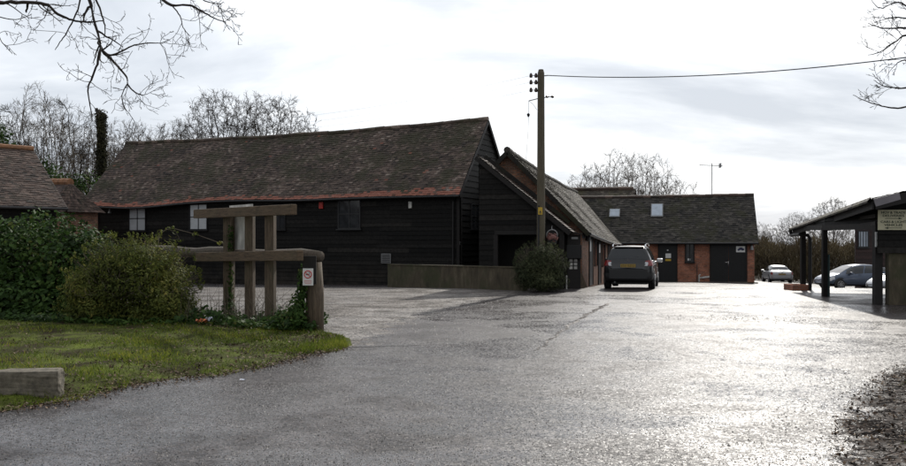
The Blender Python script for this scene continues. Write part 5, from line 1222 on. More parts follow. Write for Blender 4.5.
    if spec['hatch']:
        w = MB(); w.bar((.14-Lc/2, .02, z0+.02), (.17-Lc/2, -.36, z0+.09), .015, .02); w.build('rear_wiper', M['plastic'], root, True)
        w = MB(); w.box((.41-Lc/2, 0, float(np.interp(.45, xs, zt))-.015), (.20, 1.06, .035)); w.build('roof_spoiler', paint, root, True, bevel=.014)
    w = MB(); w.box((.012-Lc/2, 0, .60), (.05, 1.36, .36)); w.build('bumper_pad', clad or paint, root, True, bevel=.02)
    w = MB(); w.tube([(.10-Lc/2, .48, .30), (.4-Lc/2, .48, .30)], .03, 10); w.build('exhaust_pipe', M['metal'], root, True)
    w = MB(); w.box((0, 0, .27), (Lc*.8, 1.3, .12)); w.build('underbody', M['plate_dark'], root, True)
    return root
def car_loc(px, Y, dx=0): 
    x = (px-CX)/F*Y; return x
hd = Vector((math.sin(R(15.5)), math.cos(R(15.5))))
rx = (628-CX)/F*32.5; cx, cy = rx+hd.x*2.2, 32.5+hd.y*2.2
make_car('parked_car', SUV, M['car_black'], (cx, cy, gz(cx, cy)), hd, 'black sport utility car with roof rails seen from behind beside the brick range', True, M['plastic'])
hd = Vector((math.sin(R(9)), math.cos(R(9)))); cx, cy = (782-CX)/F*71+hd.x*2.2, 71+hd.y*2.2
make_car('parked_car', SEDAN, M['car_silver'], (cx, cy, gz(cx, cy)), hd, 'silver saloon car seen from behind in front of the brown hedge')
hd = Vector((-.985, -.17)).normalized(); cx, cy = (852-CX)/F*54.2, 54.2
make_car('parked_car', HATCH, M['car_blue'], (cx, cy, gz(cx, cy)), hd, 'blue grey hatchback seen side on behind the shed posts')
hd = Vector((-.97, -.25)).normalized(); cx, cy = (870-CX)/F*49+2.2, 49.3
make_car('parked_car', SEDAN, M['car_silver'], (cx, cy, gz(cx, cy)), hd, 'pale silver car mostly hidden behind the shed corner post')

# ================================================================== trees
def grow(out, p, d, Ln, r, lvl, S):
    k = S['k'][min(lvl, len(S['k'])-1)]; pts = [p.copy()]; rad = [r]; d = d.normalized(); seg = Ln/k; r1 = max(S['rmin'], r*S.get('tap', .45)); wob = S['wob'][min(lvl, len(S['wob'])-1)]
    for i in range(k):
        d = (d+Vector((random.gauss(0, wob), random.gauss(0, wob), random.gauss(0, wob)+S['up'][min(lvl, len(S['up'])-1)]))).normalized()
        p = p+d*seg; pts.append(p.copy()); rad.append(max(S['rmin'], r+(r1-r)*(i+1)/k))
    out.append((lvl, pts, rad))
    if lvl >= S['lv']: return
    nch = S['n'][lvl]; nch = max(1, int(nch*random.uniform(.75, 1.25)+.5)); s0 = S['s0'][lvl]; ph = random.random()*6.28
    for c in range(nch):
        t = s0+(1-s0)*(c+random.random()*.8)/nch; t = min(t, .99); f = t*k; i = min(int(f), k-1); q = pts[i].lerp(pts[i+1], f-i)
        dl = (pts[i+1]-pts[i]).normalized(); a = dl.orthogonal().normalized(); b = dl.cross(a); az = ph+c*2.4+random.gauss(0, .4); an = R(random.gauss(S['ang'][lvl], 9))
        cd = dl*math.cos(an)+(a*math.cos(az)+b*math.sin(az))*math.sin(an)
        rr = max(S['rmin'], (rad[i]+(rad[i+1]-rad[i])*(f-i))*S['rr'][lvl])
        grow(out, q, cd, Ln*S['lr'][lvl]*random.uniform(.7, 1.2)*(1-.45*(t-s0)), rr, lvl+1, S)
    if S.get('lead', True): grow(out, pts[-1], d, Ln*.45, rad[-1]*.9, lvl+1, S)
def tubes(branches, sides):
    V = []; Fq = []
    for lvl, pts, rad in branches:
        n = sides[min(lvl, len(sides)-1)]; k0 = len(V); ax = (pts[-1]-pts[0]).normalized(); a = ax.orthogonal().normalized(); b = ax.cross(a)
        off = [a*math.cos(2*math.pi*q/n)+b*math.sin(2*math.pi*q/n) for q in range(n)]
        for p, r in zip(pts, rad): V.extend(p+o_*r for o_ in off)
        for i in range(len(pts)-1):
            for q in range(n): Fq.append((k0+i*n+q, k0+i*n+(q+1) % n, k0+(i+1)*n+(q+1) % n, k0+(i+1)*n+q))
    return V, Fq
def make_tree(name, loc, S, label, cat='tree', group=None, bark='bark', stems=1, dirs=None, scale=1.0):
    root = thing(name, loc, label, cat, group); br = []
    for s in range(stems):
        d = Vector((random.gauss(0, S.get('ss', .0)), random.gauss(0, S.get('ss', .0)), 1))
        grow(br, Vector((random.gauss(0, .12*stems**.5*(stems > 1)), random.gauss(0, .12*stems**.5*(stems > 1)), -.15)), d, S['H']*random.uniform(.85, 1.1), S['r']*random.uniform(.7, 1.1) if stems > 1 else S['r'], 0, S)
    v, f = tubes([b for b in br if b[0] == 0], (9,)); np_obj('trunk', v, f, M[bark], root, local=True)
    v, f = tubes([b for b in br if b[0] > 0], (9, 6, 4, 3, 3)); np_obj('crown', v, f, M[bark], root, local=True)
    return root
OAK = dict(H=7.6, r=.45, k=(6, 8, 6, 4, 3), wob=(.06, .17, .22, .25, .25), up=(.0, .05, .02, .02, .01), lv=4, n=(11, 9, 7, 7), s0=(.55, .22, .15, .1), ang=(58, 50, 50, 48), rr=(.5, .5, .5, .6), lr=(.66, .46, .45, .5), rmin=.013)
COP = dict(H=9.6, r=.10, k=(9, 6, 4, 3), wob=(.05, .09, .12, .15), up=(.02, .09, .08, .06), lv=3, n=(15, 9, 4), s0=(.22, .15, .15), ang=(36, 34, 34), rr=(.55, .55, .6), lr=(.36, .42, .5), rmin=.014, ss=.27, tap=.25)
BUSHY = dict(H=4.6, r=.19, k=(6, 7, 5, 3), wob=(.08, .13, .17, .2), up=(.02, .07, .06, .04), lv=4, n=(9, 8, 6, 4), s0=(.2, .2, .15, .15), ang=(44, 38, 38, 40), rr=(.55, .5, .55, .6), lr=(.78, .48, .45, .5), rmin=.014, ss=.1)
def colony_tree(name, loc, label, group, bark, stems, crown, natt, step=.38, dk=.62, di=2.6, upb=.12, r0=.013, pw=2.35, tw=4, twl=(.25, .75), cat='tree', flat=.0):
    """tree grown towards points scattered through its crown volume"""
    root = thing(name, loc, label, cat, group); cz, rx, rz_ = crown
    d = rng.normal(size=(natt, 3)); d /= np.linalg.norm(d, axis=1, keepdims=True); q = rng.random(natt)**.42
    ph = rng.random(4)*6.28; lum = 1+.10*np.sin(d[:, 0]*4+ph[0])*np.sin(d[:, 1]*4+ph[1])+.08*np.sin(d[:, 2]*7+ph[2]+d[:, 0]*5)
    att = d*(q*lum)[:, None]*np.array([rx, rx, rz_])+np.array([0, 0, cz])
    nodes = []; par = []
    for pts in stems:
        pr = -1
        for p in pts: nodes.append(p); par.append(pr); pr = len(nodes)-1
    nodes = [np.array(p, float) for p in nodes]; A0 = np.array(nodes)
    dist = np.linalg.norm(att[:, None]-A0[None], axis=2); near = dist.argmin(1); dm = dist.min(1); seen = set()
    for it in range(140):
        act = dm < (di if it > 12 else 50)
        if not act.any(): break
        new = []
        for k in np.unique(near[act]):
            v = att[act & (near == k)]-nodes[k]; v /= np.linalg.norm(v, axis=1, keepdims=True)+1e-9; g = v.mean(0)+np.array([0, 0, upb])+rng.normal(size=3)*.16
            g /= np.linalg.norm(g)+1e-9; p = nodes[k]+g*step; key = (k, tuple(np.round(g, 1)))
            if key in seen: continue
            seen.add(key); new.append((k, p))
        if not new: break
        b0 = len(nodes)
        for k, p in new: nodes.append(p); par.append(k)
        B = np.array(nodes[b0:]); dd = np.linalg.norm(att[:, None]-B[None], axis=2); mn = dd.min(1); am = dd.argmin(1)+b0
        up_ = mn < dm; near[up_] = am[up_]; dm = np.minimum(dm, mn); keep = dm > dk; att = att[keep]; near = near[keep]; dm = dm[keep]
        if len(att) == 0: break
    n = len(nodes); ch = [[] for _ in range(n)]
    for i, p in enumerate(par):
        if p >= 0: ch[p].append(i)
    rp = np.zeros(n)
    for i in range(n-1, -1, -1): rp[i] = (sum(rp[c] for c in ch[i]) if ch[i] else 1.0)
    rad = r0*rp**(1/pw)
    P3 = [Vector(p) for p in nodes]; tr = []; br = []
    def chain(s, start):
        pts = [P3[start], P3[s]] if start is not None else [P3[s]]; rr = [rad[s]]*len(pts); cur = s; todo = []
        while ch[cur]:
            m_ = max(ch[cur], key=lambda c: rad[c]); todo += [(c, cur) for c in ch[cur] if c != m_]; cur = m_; pts.append(P3[cur]); rr.append(rad[cur])
        return pts, rr, todo
    stack = [(i, None) for i in range(n) if par[i] < 0]
    while stack:
        s, st = stack.pop(); pts, rr, todo = chain(s, st); stack += todo
        if len(pts) > 1: (tr if st is None else br).append((0 if rr[0] > .07 else 2 if rr[0] > .03 else 3, pts, rr))
    S = dict(k=(3, 3, 3, 2), wob=(.2, .2, .22, .25), up=(.05, .05, .05, .04), lv=4, n=(2, 2, 2, 3), s0=(.2, .2, .2, .2), ang=(38, 38, 38, 40), rr=(.6, .6, .6, .75), lr=(.5, .5, .5, .55), rmin=r0*.62, lead=False)
    for i in range(n):
        if rad[i] < r0*2.1 and par[i] >= 0:
            dl = (P3[i]-P3[par[i]]).normalized()
            for _ in range(tw if not ch[i] else max(1, tw//3)):
                g = (dl+Vector((random.gauss(0, .6), random.gauss(0, .6), random.gauss(.1, .5)))).normalized(); grow(br, P3[i], g, random.uniform(*twl), r0*.8, 3, S)
    v, f = tubes(tr, (9, 9, 6, 4)); np_obj('trunk', v, f, M[bark], root, local=True)
    v, f = tubes(br, (7, 5, 4, 3, 3)); np_obj('crown', v, f, M[bark], root, local=True)
    return root
def stem_pts(h, k, lean=(0, 0)): return [(lean[0]*i/k+random.gauss(0, .05), lean[1]*i/k+random.gauss(0, .05), -.2+(h+.2)*i/k) for i in range(k+1)]
def dome_oak(loc, label, group, w=4.5): return colony_tree('bare_oak', loc, label, group, 'bark', [stem_pts(6.2, 10)], (10.6, w, 4.9), 2400, dk=.5, step=.34, r0=.0145, tw=4)
def fan_tree(loc, label, group, bark, k=4):
    return colony_tree('bare_tree', loc, label, group, bark, [stem_pts(2.0, 4, (random.uniform(-.7, .7), random.uniform(-.5, .5))) for _ in range(k)], (5.6, 3.2, 4.6), 1400, step=.32, dk=.46, upb=.45, r0=.0125, tw=4)
def place_copy(src, loc, rz, sc, label=None, group=None):
    c = copy_tree(src); c.location = loc; c.rotation_euler = (0, 0, rz)
    c.scale = sc if isinstance(sc, (tuple, list)) else (sc, sc, sc)
    if label: c['label'] = label
    if group: c['group'] = group
    return c
def tl(px, Y): x = (px-CX)/F*Y; return (x, Y, gz(x, Y)-.1)
# the pair of oaks above the barn ridge
o1 = dome_oak(tl(222, 80), 'spreading bare oak above the barn ridge, left one of the pair', 'bare oaks behind the barn', 4.2)
o2 = dome_oak(tl(272, 83), 'spreading bare oak above the barn ridge, right one of the pair', 'bare oaks behind the barn', 4.6)
def fit(o, py, w=None):
    cr = [k for k in COL.objects if k.parent == o and k.name.startswith('crown')][0]; zs_ = np.array([v.co[:] for v in cr.data.vertices]); want = CAMZ+(HY-py)/F*o.location.y-o.location.z; k = want/np.percentile(zs_[:, 2], 99.7); kx = k if w is None else w*k
    o.scale = (kx, kx, k); return o
fit(o1, 92); fit(o2, 95)
# multi stemmed coppice at the left
def vase_tree(loc, label, bark): return colony_tree('bare_coppice_tree', loc, label, 'coppiced trees behind the roofs', bark, [stem_pts(3.2, 7, (math.cos(q)*random.uniform(.6, 1.3), math.sin(q)*random.uniform(.5, 1.1))) for q in np.arange(0, 6.2, .9)], (8.0, 2.9, 5.4), 1500, step=.36, dk=.5, upb=.75, r0=.0125, tw=4, twl=(.3, .9))
c1 = vase_tree(tl(8, 58), 'bare multi stemmed tree behind the orange ridged roof at far left', 'bark')
c2 = vase_tree(tl(38, 60), 'tallest bare multi stemmed tree above the gap between the roofs', 'bark_pale')
g = 'coppiced trees behind the roofs'
fit(c1, 104); fit(c2, 86)
fit(place_copy(c1, tl(66, 63), 1.3, .7, 'bare multi stemmed tree between the tallest one and the ivy clad trunk', g), 100)
fit(place_copy(c2, tl(88, 68), 2.4, .65, 'bare multi stemmed tree close left of the ivy clad trunk', g), 114)
fit(place_copy(c2, tl(-18, 62), 4.0, .72, 'bare multi stemmed tree at the very left edge of the frame', g), 112)
rowl = 'low bare tree in the row showing over the barn roof left of the oaks'; gr = 'row of low bare trees over the barn roof'
b1 = fan_tree(tl(122, 82), rowl, gr, 'bark_pale')
b2 = fan_tree(tl(150, 84), rowl, gr, 'bark')
fit(b1, 122, .8); fit(b2, 125, .8)
for px, Y, rz_, s, src in ((105, 80, 1, 1.1, b2), (136, 88, 2, 1.3, b1), (166, 86, 3, 1.15, b1), (182, 90, 4, 1.3, b2), (200, 92, 5, 1.2, b1), (300, 95, 2.2, 1.25, b2)):
    o = place_copy(src, tl(px, Y), rz_, s, rowl if px < 290 else 'low bare tree showing over the barn roof right of the oaks', gr); fit(o, 119+s*5 if px < 290 else 128, .8)
# trees above the outbuilding
ga = 'bare trees above the outbuilding'
t1_ = fan_tree(tl(610, 86), 'bushy bare tree above the mossy rear roof', ga, 'bark_pale', 5)
t2_ = fan_tree(tl(645, 88), 'bushy bare tree above the larger skylight', ga, 'bark_pale', 5)
fit(t1_, 151, .85); fit(t2_, 155, .85)
fit(place_copy(t1_, tl(668, 90), 2.1, (1.2, 1.2, 1.2), 'lower bushy bare tree right of the larger skylight', ga), 172, 1.1); fit(place_copy(t2_, tl(594, 92), 1.1, (1.1, 1.1, 1.2), 'lower bushy bare tree behind the brick range ridge', ga), 172, 1.1)
# trees beyond the car park
gp_ = 'bare trees beyond the car park hedge'; lab = 'bare scrubby tree rising above the brown hedge beyond the parked cars'
s1 = place_copy(o2, tl(796, 98), 1.7, 1, 'round crowned bare tree beside the far shed post', gp_); fit(s1, 213, .9)
for px, Y, src, sc, rz_ in ((764, 99, b1, 1.05, .3), (778, 103, b2, 1.1, 2), (812, 102, b1, 1.0, 3.1), (845, 97, b1, 1.0, 5), (872, 100, b2, 1.0, 1), (890, 98, b1, 1.0, 2.5), (752, 104, b2, 1.15, 4), (735, 106, b1, 1.1, 2.2)):
    fit(place_copy(src, tl(px, Y), rz_, sc, lab, gp_), 232-sc*6-(px % 7)*1.2, 1.1)
c = place_copy(o1, tl(832, 100), 2.0, (.6, .6, .60), 'bare oak like tree seen through the open shed', gp_)
# brown hedge
hb_ = tag(thing('scrub_hedge', ((800-CX)/F*88, 88, gz(36, 88)), 'tall tangled brown hedge behind the parked cars', 'hedge'))
n = 26000; px = rng.uniform(660, 960, n); Y = rng.uniform(84, 91, n); x = (px-CX)/F*Y; zg = np.array([gz(a, b) for a, b in zip(x, Y)])
hh = (1.6+HY/F*0)-zg+0.45+.35*np.sin(px*.11)+.25*np.sin(px*.37+1); base = zg+rng.random(n)*hh*.9; ln = .3+1.1*rng.random(n); ln = np.minimum(ln, zg+hh+.5*rng.random(n)**2-base); dirr = np.column_stack([rng.normal(size=n)*.45, rng.normal(size=n)*.45, .25+rng.random(n)]); dirr /= np.linalg.norm(dirr, axis=1, keepdims=True)
B = np.column_stack([x, Y, base]); T = B+dirr*np.maximum(ln, .15)[:, None]; wv = np.column_stack([rng.normal(size=n), rng.normal(size=n)*.4, rng.normal(size=n)*.3]); wv /= np.linalg.norm(wv, axis=1, keepdims=True); wv *= (.012+.03*rng.random(n))[:, None]
V = np.stack([B-wv, B+wv, T+wv*.5, T-wv*.5], 1).reshape(-1, 3)
np_obj('tangle', V, np.arange(4*n).reshape(n, 4), M['scrub'], hb_, tone=np.clip(.5+.2*np.sin(x*.9)*np.sin(base*2)+rng.normal(size=n)*.25, 0, 1))
# ivy clad stub trunk
ip = tl(101, 56); iv = thing('ivy_clad_trunk', ip, 'tall bare trunk wrapped in ivy at the left end of the barn roof', 'tree')
zt = CAMZ+(HY-110)/F*56; m = MB(); m.tube([(ip[0], 56, -.5), (ip[0]+.05, 56, 4), (ip[0]-.12, 56, zt-.3), (ip[0]-.3, 56, zt+.1)], [.22, .2, .16, .1], 10); m.build('trunk', M['bark_dark'], iv)
shrub(iv, [(ip[0]+.06*math.sin(z)-.02*z*0, 56, z, .36+.05*math.sin(z*2.1), .36, .55) for z in np.arange(3.2, zt-.2, .45)], 5200, .085, M['ivy_dull'], 'ivy', shell=.5)
# evergreen mass between roofs
ev = thing('evergreen_shrub', tl(70, 54), 'dark evergreen shrub mass filling the gap between the two left roofs', 'shrub')
shrub(ev, [(W(60, 0, 54).x, 54, 3.4, 2.1, 1.6, 2.8), (W(80, 0, 54).x, 54.5, 3.2, 1.8, 1.5, 2.6), (W(46, 0, 54).x, 54, 4.0, 1.2, 1.4, 2.6)], 8000, .10, M['ivy'])
ev2 = thing('evergreen_shrub', tl(2, 52), 'dark evergreen tree top just above the orange ridge at far left', 'shrub')
shrub(ev2, [(W(-6, 0, 52).x, 52, 6.2, 1.3, 1.2, 2.5)], 3500, .10, M['ivy'])

# ================================================================== near overhanging trees
def limb_tree(name, base, label, limbs, S, bark, twig_n, trunk_pts, trunk_r, group=None, twl=(.18, .52), reach=1.0, droop=-.02):
    root = thing(name, base, label, 'tree', group); m = MB(); m.tube(trunk_pts, trunk_r, 14); m.build('trunk', M[bark], root, smooth=True)
    br = []
    for pts, r0, r1, tw in limbs:
        pts = [Vector(p) for p in pts]; n = len(pts); dense = [pts[0]]
        for i in range(n-1):
            p0, p1, p2, p3 = pts[max(i-1, 0)], pts[i], pts[i+1], pts[min(i+2, n-1)]
            for q in range(1, 6):
                t = q/5; v = .5*((2*p1)+(p2-p0)*t+(2*p0-5*p1+4*p2-p3)*t*t+(3*p1-p0-3*p2+p3)*t**3); sl = (p2-p1).length
                dense.append(v+Vector((random.gauss(0, .012), random.gauss(0, .012), random.gauss(0, .012)))*sl)
        k = len(dense); rad = [(r0+(r1-r0)*i/(k-1))*random.uniform(.93, 1.1) for i in range(k)]; br.append((0, dense, rad))
        for _ in range(int(tw*.62+.5)):
            i = min(k-2, int((random.random()**.7)*(k-1)*reach)); dl = (dense[i+1]-dense[i]).normalized(); a = dl.orthogonal().normalized(); b = dl.cross(a); az = random.random()*6.28; an = R(random.uniform(30, 75))
            cd = dl*math.cos(an)+(a*math.cos(az)+b*math.sin(az))*math.sin(an)
            grow(br, dense[i], cd, random.uniform(*twl), max(.0035, rad[i]*.38), 1, S)
    v, f = tubes(br, (8, 5, 4, 3)); np_obj('limb', v, f, M[bark], root)
    return root
TW = dict(k=(5, 6, 5, 4), wob=(.1, .20, .25, .3), up=(0, .0, .02, .02), lv=3, n=(2, 3, 2, 0), s0=(.2, .25, .2), ang=(45, 45, 45), rr=(.6, .6, .7), lr=(.5, .5, .5), rmin=.0028, lead=False, tap=.4)
YB = 11.5
def b(px, py, dy=0): return W(px, py, YB+dy)
limbs = [
 ([(-8.2, 9.6, 4.6), (-6.9, 10.2, 6.4), b(60, -60, -.4), b(85, -12), b(97, 30), b(102, 50), b(109, 56)], .075, .022, 16),
 ([b(101, 47), b(97, 64), b(91, 80), b(88, 88), b(90, 106), b(93, 122, .1)], .018, .006, 9),
 ([b(108, 56), b(114, 62), b(121, 70), b(127, 78), b(128, 85), b(135, 92, .1), b(143, 95, .1), b(151, 92, .2)], .017, .005, 15),
 ([b(107, 56), b(118, 53), b(132, 46), b(147, 43), b(160, 43), b(168, 40)], .013, .004, 14),
 ([b(127, 84), b(122, 95), b(124, 106), b(131, 116), b(136, 124)], .008, .003, 6),
 ([(-7.6, 9.9, 5.4), b(-60, -10, -.3), b(-10, 2), b(22, 2), b(45, 4), b(58, 14), b(72, 20), b(90, 22), b(104, 20)], .035, .007, 20),
 ([b(92, -10), b(101, 12), b(105, 28), b(104, 38)], .014, .005, 9),
 ([b(28, 3), b(26, 12, .1)], .016, .011, 0),
 ([b(90, -40, .3), b(78, 8), b(68, 30), b(60, 42), b(55, 50)], .012, .004, 8),
 ([b(60, -60, -.4), b(120, -30), b(158, -4), b(172, 5), b(190, 5), b(203, 12), b(214, 18), b(226, 22)], .026, .005, 20),
 ([b(172, 5), b(180, 16), b(183, 27), b(190, 36)], .009, .004, 7),
 ([b(160, -6), b(190, -6), b(208, 2), b(222, 4)], .012, .004, 10),
 ([b(-70, 20), b(-25, 12), b(3, 18), b(18, 19), b(32, 14)], .010, .004, 8),
 ([b(-60, 20), b(-10, 30), b(2, 42), b(9, 50)], .010, .004, 8),
]
limb_tree('overhanging_tree', (-8.4, 9.4, 0), 'bare dark tree whose long limb droops into the top left of the view', limbs, TW, 'bark_dark', 0,
          [(-8.4, 9.4, -.2), (-8.35, 9.4, 1.5), (-8.3, 9.5, 3.6), (-8.2, 9.6, 4.8), (-8.0, 9.6, 6.8)], [.30, .24, .21, .17, .06])
TW2 = dict(TW); TW2['lv'] = 3; TW2['n'] = (3, 4, 2, 0); TW2['wob'] = (.1, .12, .15, .2); TW2['up'] = (0, .02, .02, .02); TW2['ang'] = (35, 35, 35); TW2['rmin'] = .003
YC = 14.0
def c_(px, py, dy=0): return W(px, py, YC+dy)
limbs = [
 ([(9.6, 14.6, 4.2), c_(960, 40), c_(925, 28), c_(900, 28), c_(882, 28), c_(868, 23)], .03, .005, 18),
 ([(9.6, 14.6, 4.4), c_(960, 60), c_(912, 36), c_(895, 42), c_(880, 52), c_(868, 55)], .025, .004, 18),
 ([(9.6, 14.6, 3.4), c_(955, 118), c_(920, 106), c_(898, 108), c_(882, 106), c_(866, 101), c_(853, 95)], .022, .004, 7),
 ([(9.6, 14.6, 3.8), c_(955, 95), c_(915, 88), c_(898, 88), c_(884, 86), c_(874, 80)], .022, .004, 18),
 ([(9.6, 14.6, 5.0), c_(960, 0), c_(915, 8), c_(898, 2), c_(880, 8), c_(870, -2)], .022, .004, 13),
 ([(9.6, 14.6, 4.0), c_(960, 80), c_(920, 68), c_(905, 60), c_(894, 66), c_(888, 74)], .02, .004, 12),
 ([(9.6, 14.6, 5.0), c_(950, 10), c_(915, 18), c_(895, 17), c_(875, 22)], .02, .004, 12),
]
limb_tree('roadside_tree', (9.7, 14.7, 0), 'bare tree whose fine twigs reach in from the right edge of the sky', limbs, TW2, 'bark_dark', 0,
          [(9.7, 14.7, -.2), (9.65, 14.65, 2.0), (9.6, 14.6, 4.0), (9.6, 14.6, 5.6)], [.16, .13, .11, .05], twl=(.15, .42), reach=.88)

# ================================================================== shrubs and ivy
sh1 = thing('ivy_shrub', (-9.2, 19.3, .1), 'large glossy green ivy shrub at the left in front of the tiled outbuilding', 'shrub')
shrub(sh1, [(-9.0, 19.5, .95, 1.75, 1.2, 1.32), (-8.0, 19.1, .85, 1.0, .9, 1.15), (-10.6, 19.6, 1.0, 1.6, 1.3, 1.35), (-12.5, 19.8, .9, 1.8, 1.3, 1.3), (-8.7, 18.6, .35, 1.5, .8, .6)], 32000, .055, M['ivy'], lump=.13)
m = MB()
for i in range(60):
    a = Vector((random.uniform(-11.5, -7.8), 19.5+random.uniform(-.4, .4), .05)); m.tube([a, a+Vector((random.gauss(0, .3), random.gauss(0, .3), .8)), a+Vector((random.gauss(0, .6), random.gauss(0, .5), random.uniform(1.2, 1.9)))], [.025, .018, .006], 5)
m.build('stem', M['bark_dark'], sh1)
sh2 = thing('olive_shrub', (-6.2, 17.4, .1), 'rounded olive green shrub with yellowish tips on the verge left of the timber sign frame', 'shrub')
shrub(sh2, [(-6.12+(q[0]+6.12)*.86, q[1], q[2]*.97, q[3]*.86, q[4], q[5]*.95) for q in [(-6.25, 17.5, .72, 1.18, 1.0, 1.05), (-5.6, 17.2, .62, .85, .8, .88), (-6.9, 17.3, .5, .75, .75, .8), (-5.2, 17.2, .35, .55, .6, .6), (-6.0, 17.1, 1.3, .5, .5, .42), (-6.6, 17.2, 1.15, .42, .45, .42), (-5.5, 17.0, 1.1, .4, .4, .38), (-7.1, 17.0, .8, .4, .4, .4)]], 46000, .034, M['olive'], aspect=.34, lump=.22, shell=.5, up=.7)
m = MB()
OT = []
for i in range(520):
    d = Vector((random.gauss(0, 1), random.gauss(0, 1), abs(random.gauss(.2, .7)))).normalized(); c0 = Vector((random.choice((-6.2, -5.8, -6.5)), 17.4, .6)); e = c0+Vector((d.x*.92, d.y*.98, d.z*1.08)); s = e-d*.3
    t = e+Vector((random.gauss(0, .08), random.gauss(0, .08), random.uniform(.04, .2))); m.tube([s, e, t], [.006, .004, .0015], 3); OT.append((t.x, t.y, t.z, .04, .04, .08))
m.build('stem', M['bark_pale'], sh2); shrub(sh2, OT, 7000, .026, M['olive'], 'shoot', aspect=.3, shell=1.0, lump=0)
TP = []
sh3 = thing('round_shrub', (3.0, 30.9, 0), 'round grey green shrub at the end of the low wall below the telegraph pole', 'shrub')
shrub(sh3, [(3.05, 30.9, .80, .70, .70, .72), (2.66, 30.85, .80, .52, .55, .52), (3.42, 30.9, .62, .52, .55, .58), (2.95, 30.8, 1.15, .42, .45, .42), (3.3, 30.85, 1.08, .36, .4, .40), (2.5, 30.8, .5, .42, .45, .42), (3.1, 30.6, .4, .6, .5, .42)], 30000, .042, M['sage'], aspect=.2, lump=.2, shell=.5, up=.8)
m = MB()
for i in range(260):
    d = Vector((random.gauss(0, 1), random.gauss(0, .8), abs(random.gauss(.5, .6)))).normalized(); c0 = Vector((3.0, 30.9, .8)); e = c0+Vector((d.x*.86, d.y*.76, d.z*.76)); tip_ = e+d*random.uniform(.0, .16)+Vector((0, 0, random.uniform(0, .14))); m.tube([c0, e-d*.1, tip_], [.012, .004, .0015], 3); TP.append((tip_.x, tip_.y, tip_.z, .05, .05, .07))
m.build('stem', M['bark_pale'], sh3); shrub(sh3, TP, 3200, .035, M['sage'], 'shoot', aspect=.2, shell=1.0, lump=0)
ivp = thing('post_ivy', (-2.62, 16.0, .1), 'ivy climbing the left side of the log barrier post', 'climbing plant')
shrub(ivp, [(-2.76, 16.0, .35, .20, .22, .40), (-2.68, 15.98, .85, .10, .14, .42), (-3.0, 16.2, .22, .36, .32, .26)], 2500, .034, M['ivy'], shell=.7)
ivf = thing('post_ivy', (-4.5, 18.1, .1), 'ivy climbing the left post of the timber sign frame', 'climbing plant')
pl_ = FP+FDr*on_line(229, FP, FDr)
shrub(ivf, [(pl_.x+.05, pl_.y-.08, z, .075, .08, .3) for z in (.5, .95, 1.4, 1.75)]+[(pl_.x+.02, pl_.y-.1, .25, .2, .2, .25)], 800, .03, M['ivy'], shell=.8)
# ground ivy under the frame and along the shrub feet
n = 9500; t = rng.random(n); x = -13.0+t*10.6; yb = np.interp(x, [-13, -9.5, -7.2, -6, -5, -4, -2.9, -2.4], [18.0, 17.9, 16.7, 16.35, 16.3, 16.2, 15.75, 15.9]); y = yb+rng.random(n)**1.3*1.9-.1
top = .05+.13*(1+np.sin(x*4.1+y*2))*(.5+.5*np.sin(x*1.7-y*3.3))**2+.1*rng.random(n)
z = .12+top*rng.random(n)
P = np.column_stack([x, y, z]); Vv, Fq = leaf_quads(P, rng.normal(size=(n, 3))*.5+[0, -.3, 1], .028+.035*rng.random(n), .75)
o = np_obj('ground_ivy', Vv, Fq, M['ivy'], tone=np.clip(.45+.25*np.sin(x*3)*np.sin(y*4)+rng.normal(size=n)*.22, 0, 1)); tag(o, 'ivy and bramble ground cover under the shrubs and sign frame', 'ground cover', kind='stuff')
# brambles arching over the barrier log
for i, (pts, lab) in enumerate((([(160, 232), (172, 228), (195, 234), (220, 243), (238, 248)], 'long arching bramble stem above the barrier log'), ([(150, 252), (158, 236), (167, 229), (176, 232), (180, 240)], 'curled bramble stem beside the olive shrub top'))):
    br = thing('bramble', W(pts[0][0], 300, 18.6), lab, 'plant'); q = [W(pts[0][0]-8, 318, 18.4), W(pts[0][0]-6, 275, 18.5)]+[W(px, py, 18.6+.05*k) for k, (px, py) in enumerate(pts)]
    m = MB(); m.tube(q, [.009]*2+[.008]*(len(q)-3)+[.003], 6); m.build('stem', M['bark_pale'], br)
    shrub(br, [(p.x, p.y, p.z, .07, .07, .05) for p in q[2:]], 60, .03, M['olive'], 'foliage')
# dry stalks in the ivy
m = MB()
for i in range(170):
    x = random.uniform(-5.3, -2.7); y = random.uniform(16.3, 17.6)-(x+4)*.35; h = random.uniform(.2, .75); a = Vector((x, y, .08)); m.tube([a, a+Vector((random.gauss(0, .05), 0, h*.6)), a+Vector((random.gauss(0, .16), random.gauss(0, .1), h))], [.005, .004, .0015], 3)
tag(m.build('dry_stalk', M['bark_pale']), 'thin dry stalks standing among the ivy below the sign frame', 'undergrowth', kind='stuff')
# weeds along the muddy verge
n = 2400; y = rng.uniform(5.2, 12, n); x = np.array([mudb(a) for a in y])+.45+.3*np.sin(y*1.7)+np.abs(rng.normal(size=n))*.4
k = (np.sin(x*3.3)*np.sin(y*2.1+1) > .15); x, y = x[k], y[k]; n = len(x); z = np.array([mudz(a, b_) for a, b_ in zip(x, y)]); P = np.column_stack([x, y, z]); hgt = .02+.03*rng.random(n); tip = P+np.column_stack([rng.normal(size=n)*.02, rng.normal(size=n)*.02, hgt]); th = rng.random(n)*6.28; sd = np.column_stack([np.cos(th), np.sin(th), 0*th])*.005
V = np.stack([P-sd, P+sd, tip], 1).reshape(-1, 3); o = np_obj('weed', V, np.arange(3*n).reshape(n, 3), M['grass'], tone=np.clip(.3+rng.normal(size=n)*.2, 0, 1)); tag(o, 'patchy low weeds in the muddy verge at the right', 'weeds', kind='stuff')
m = MB()
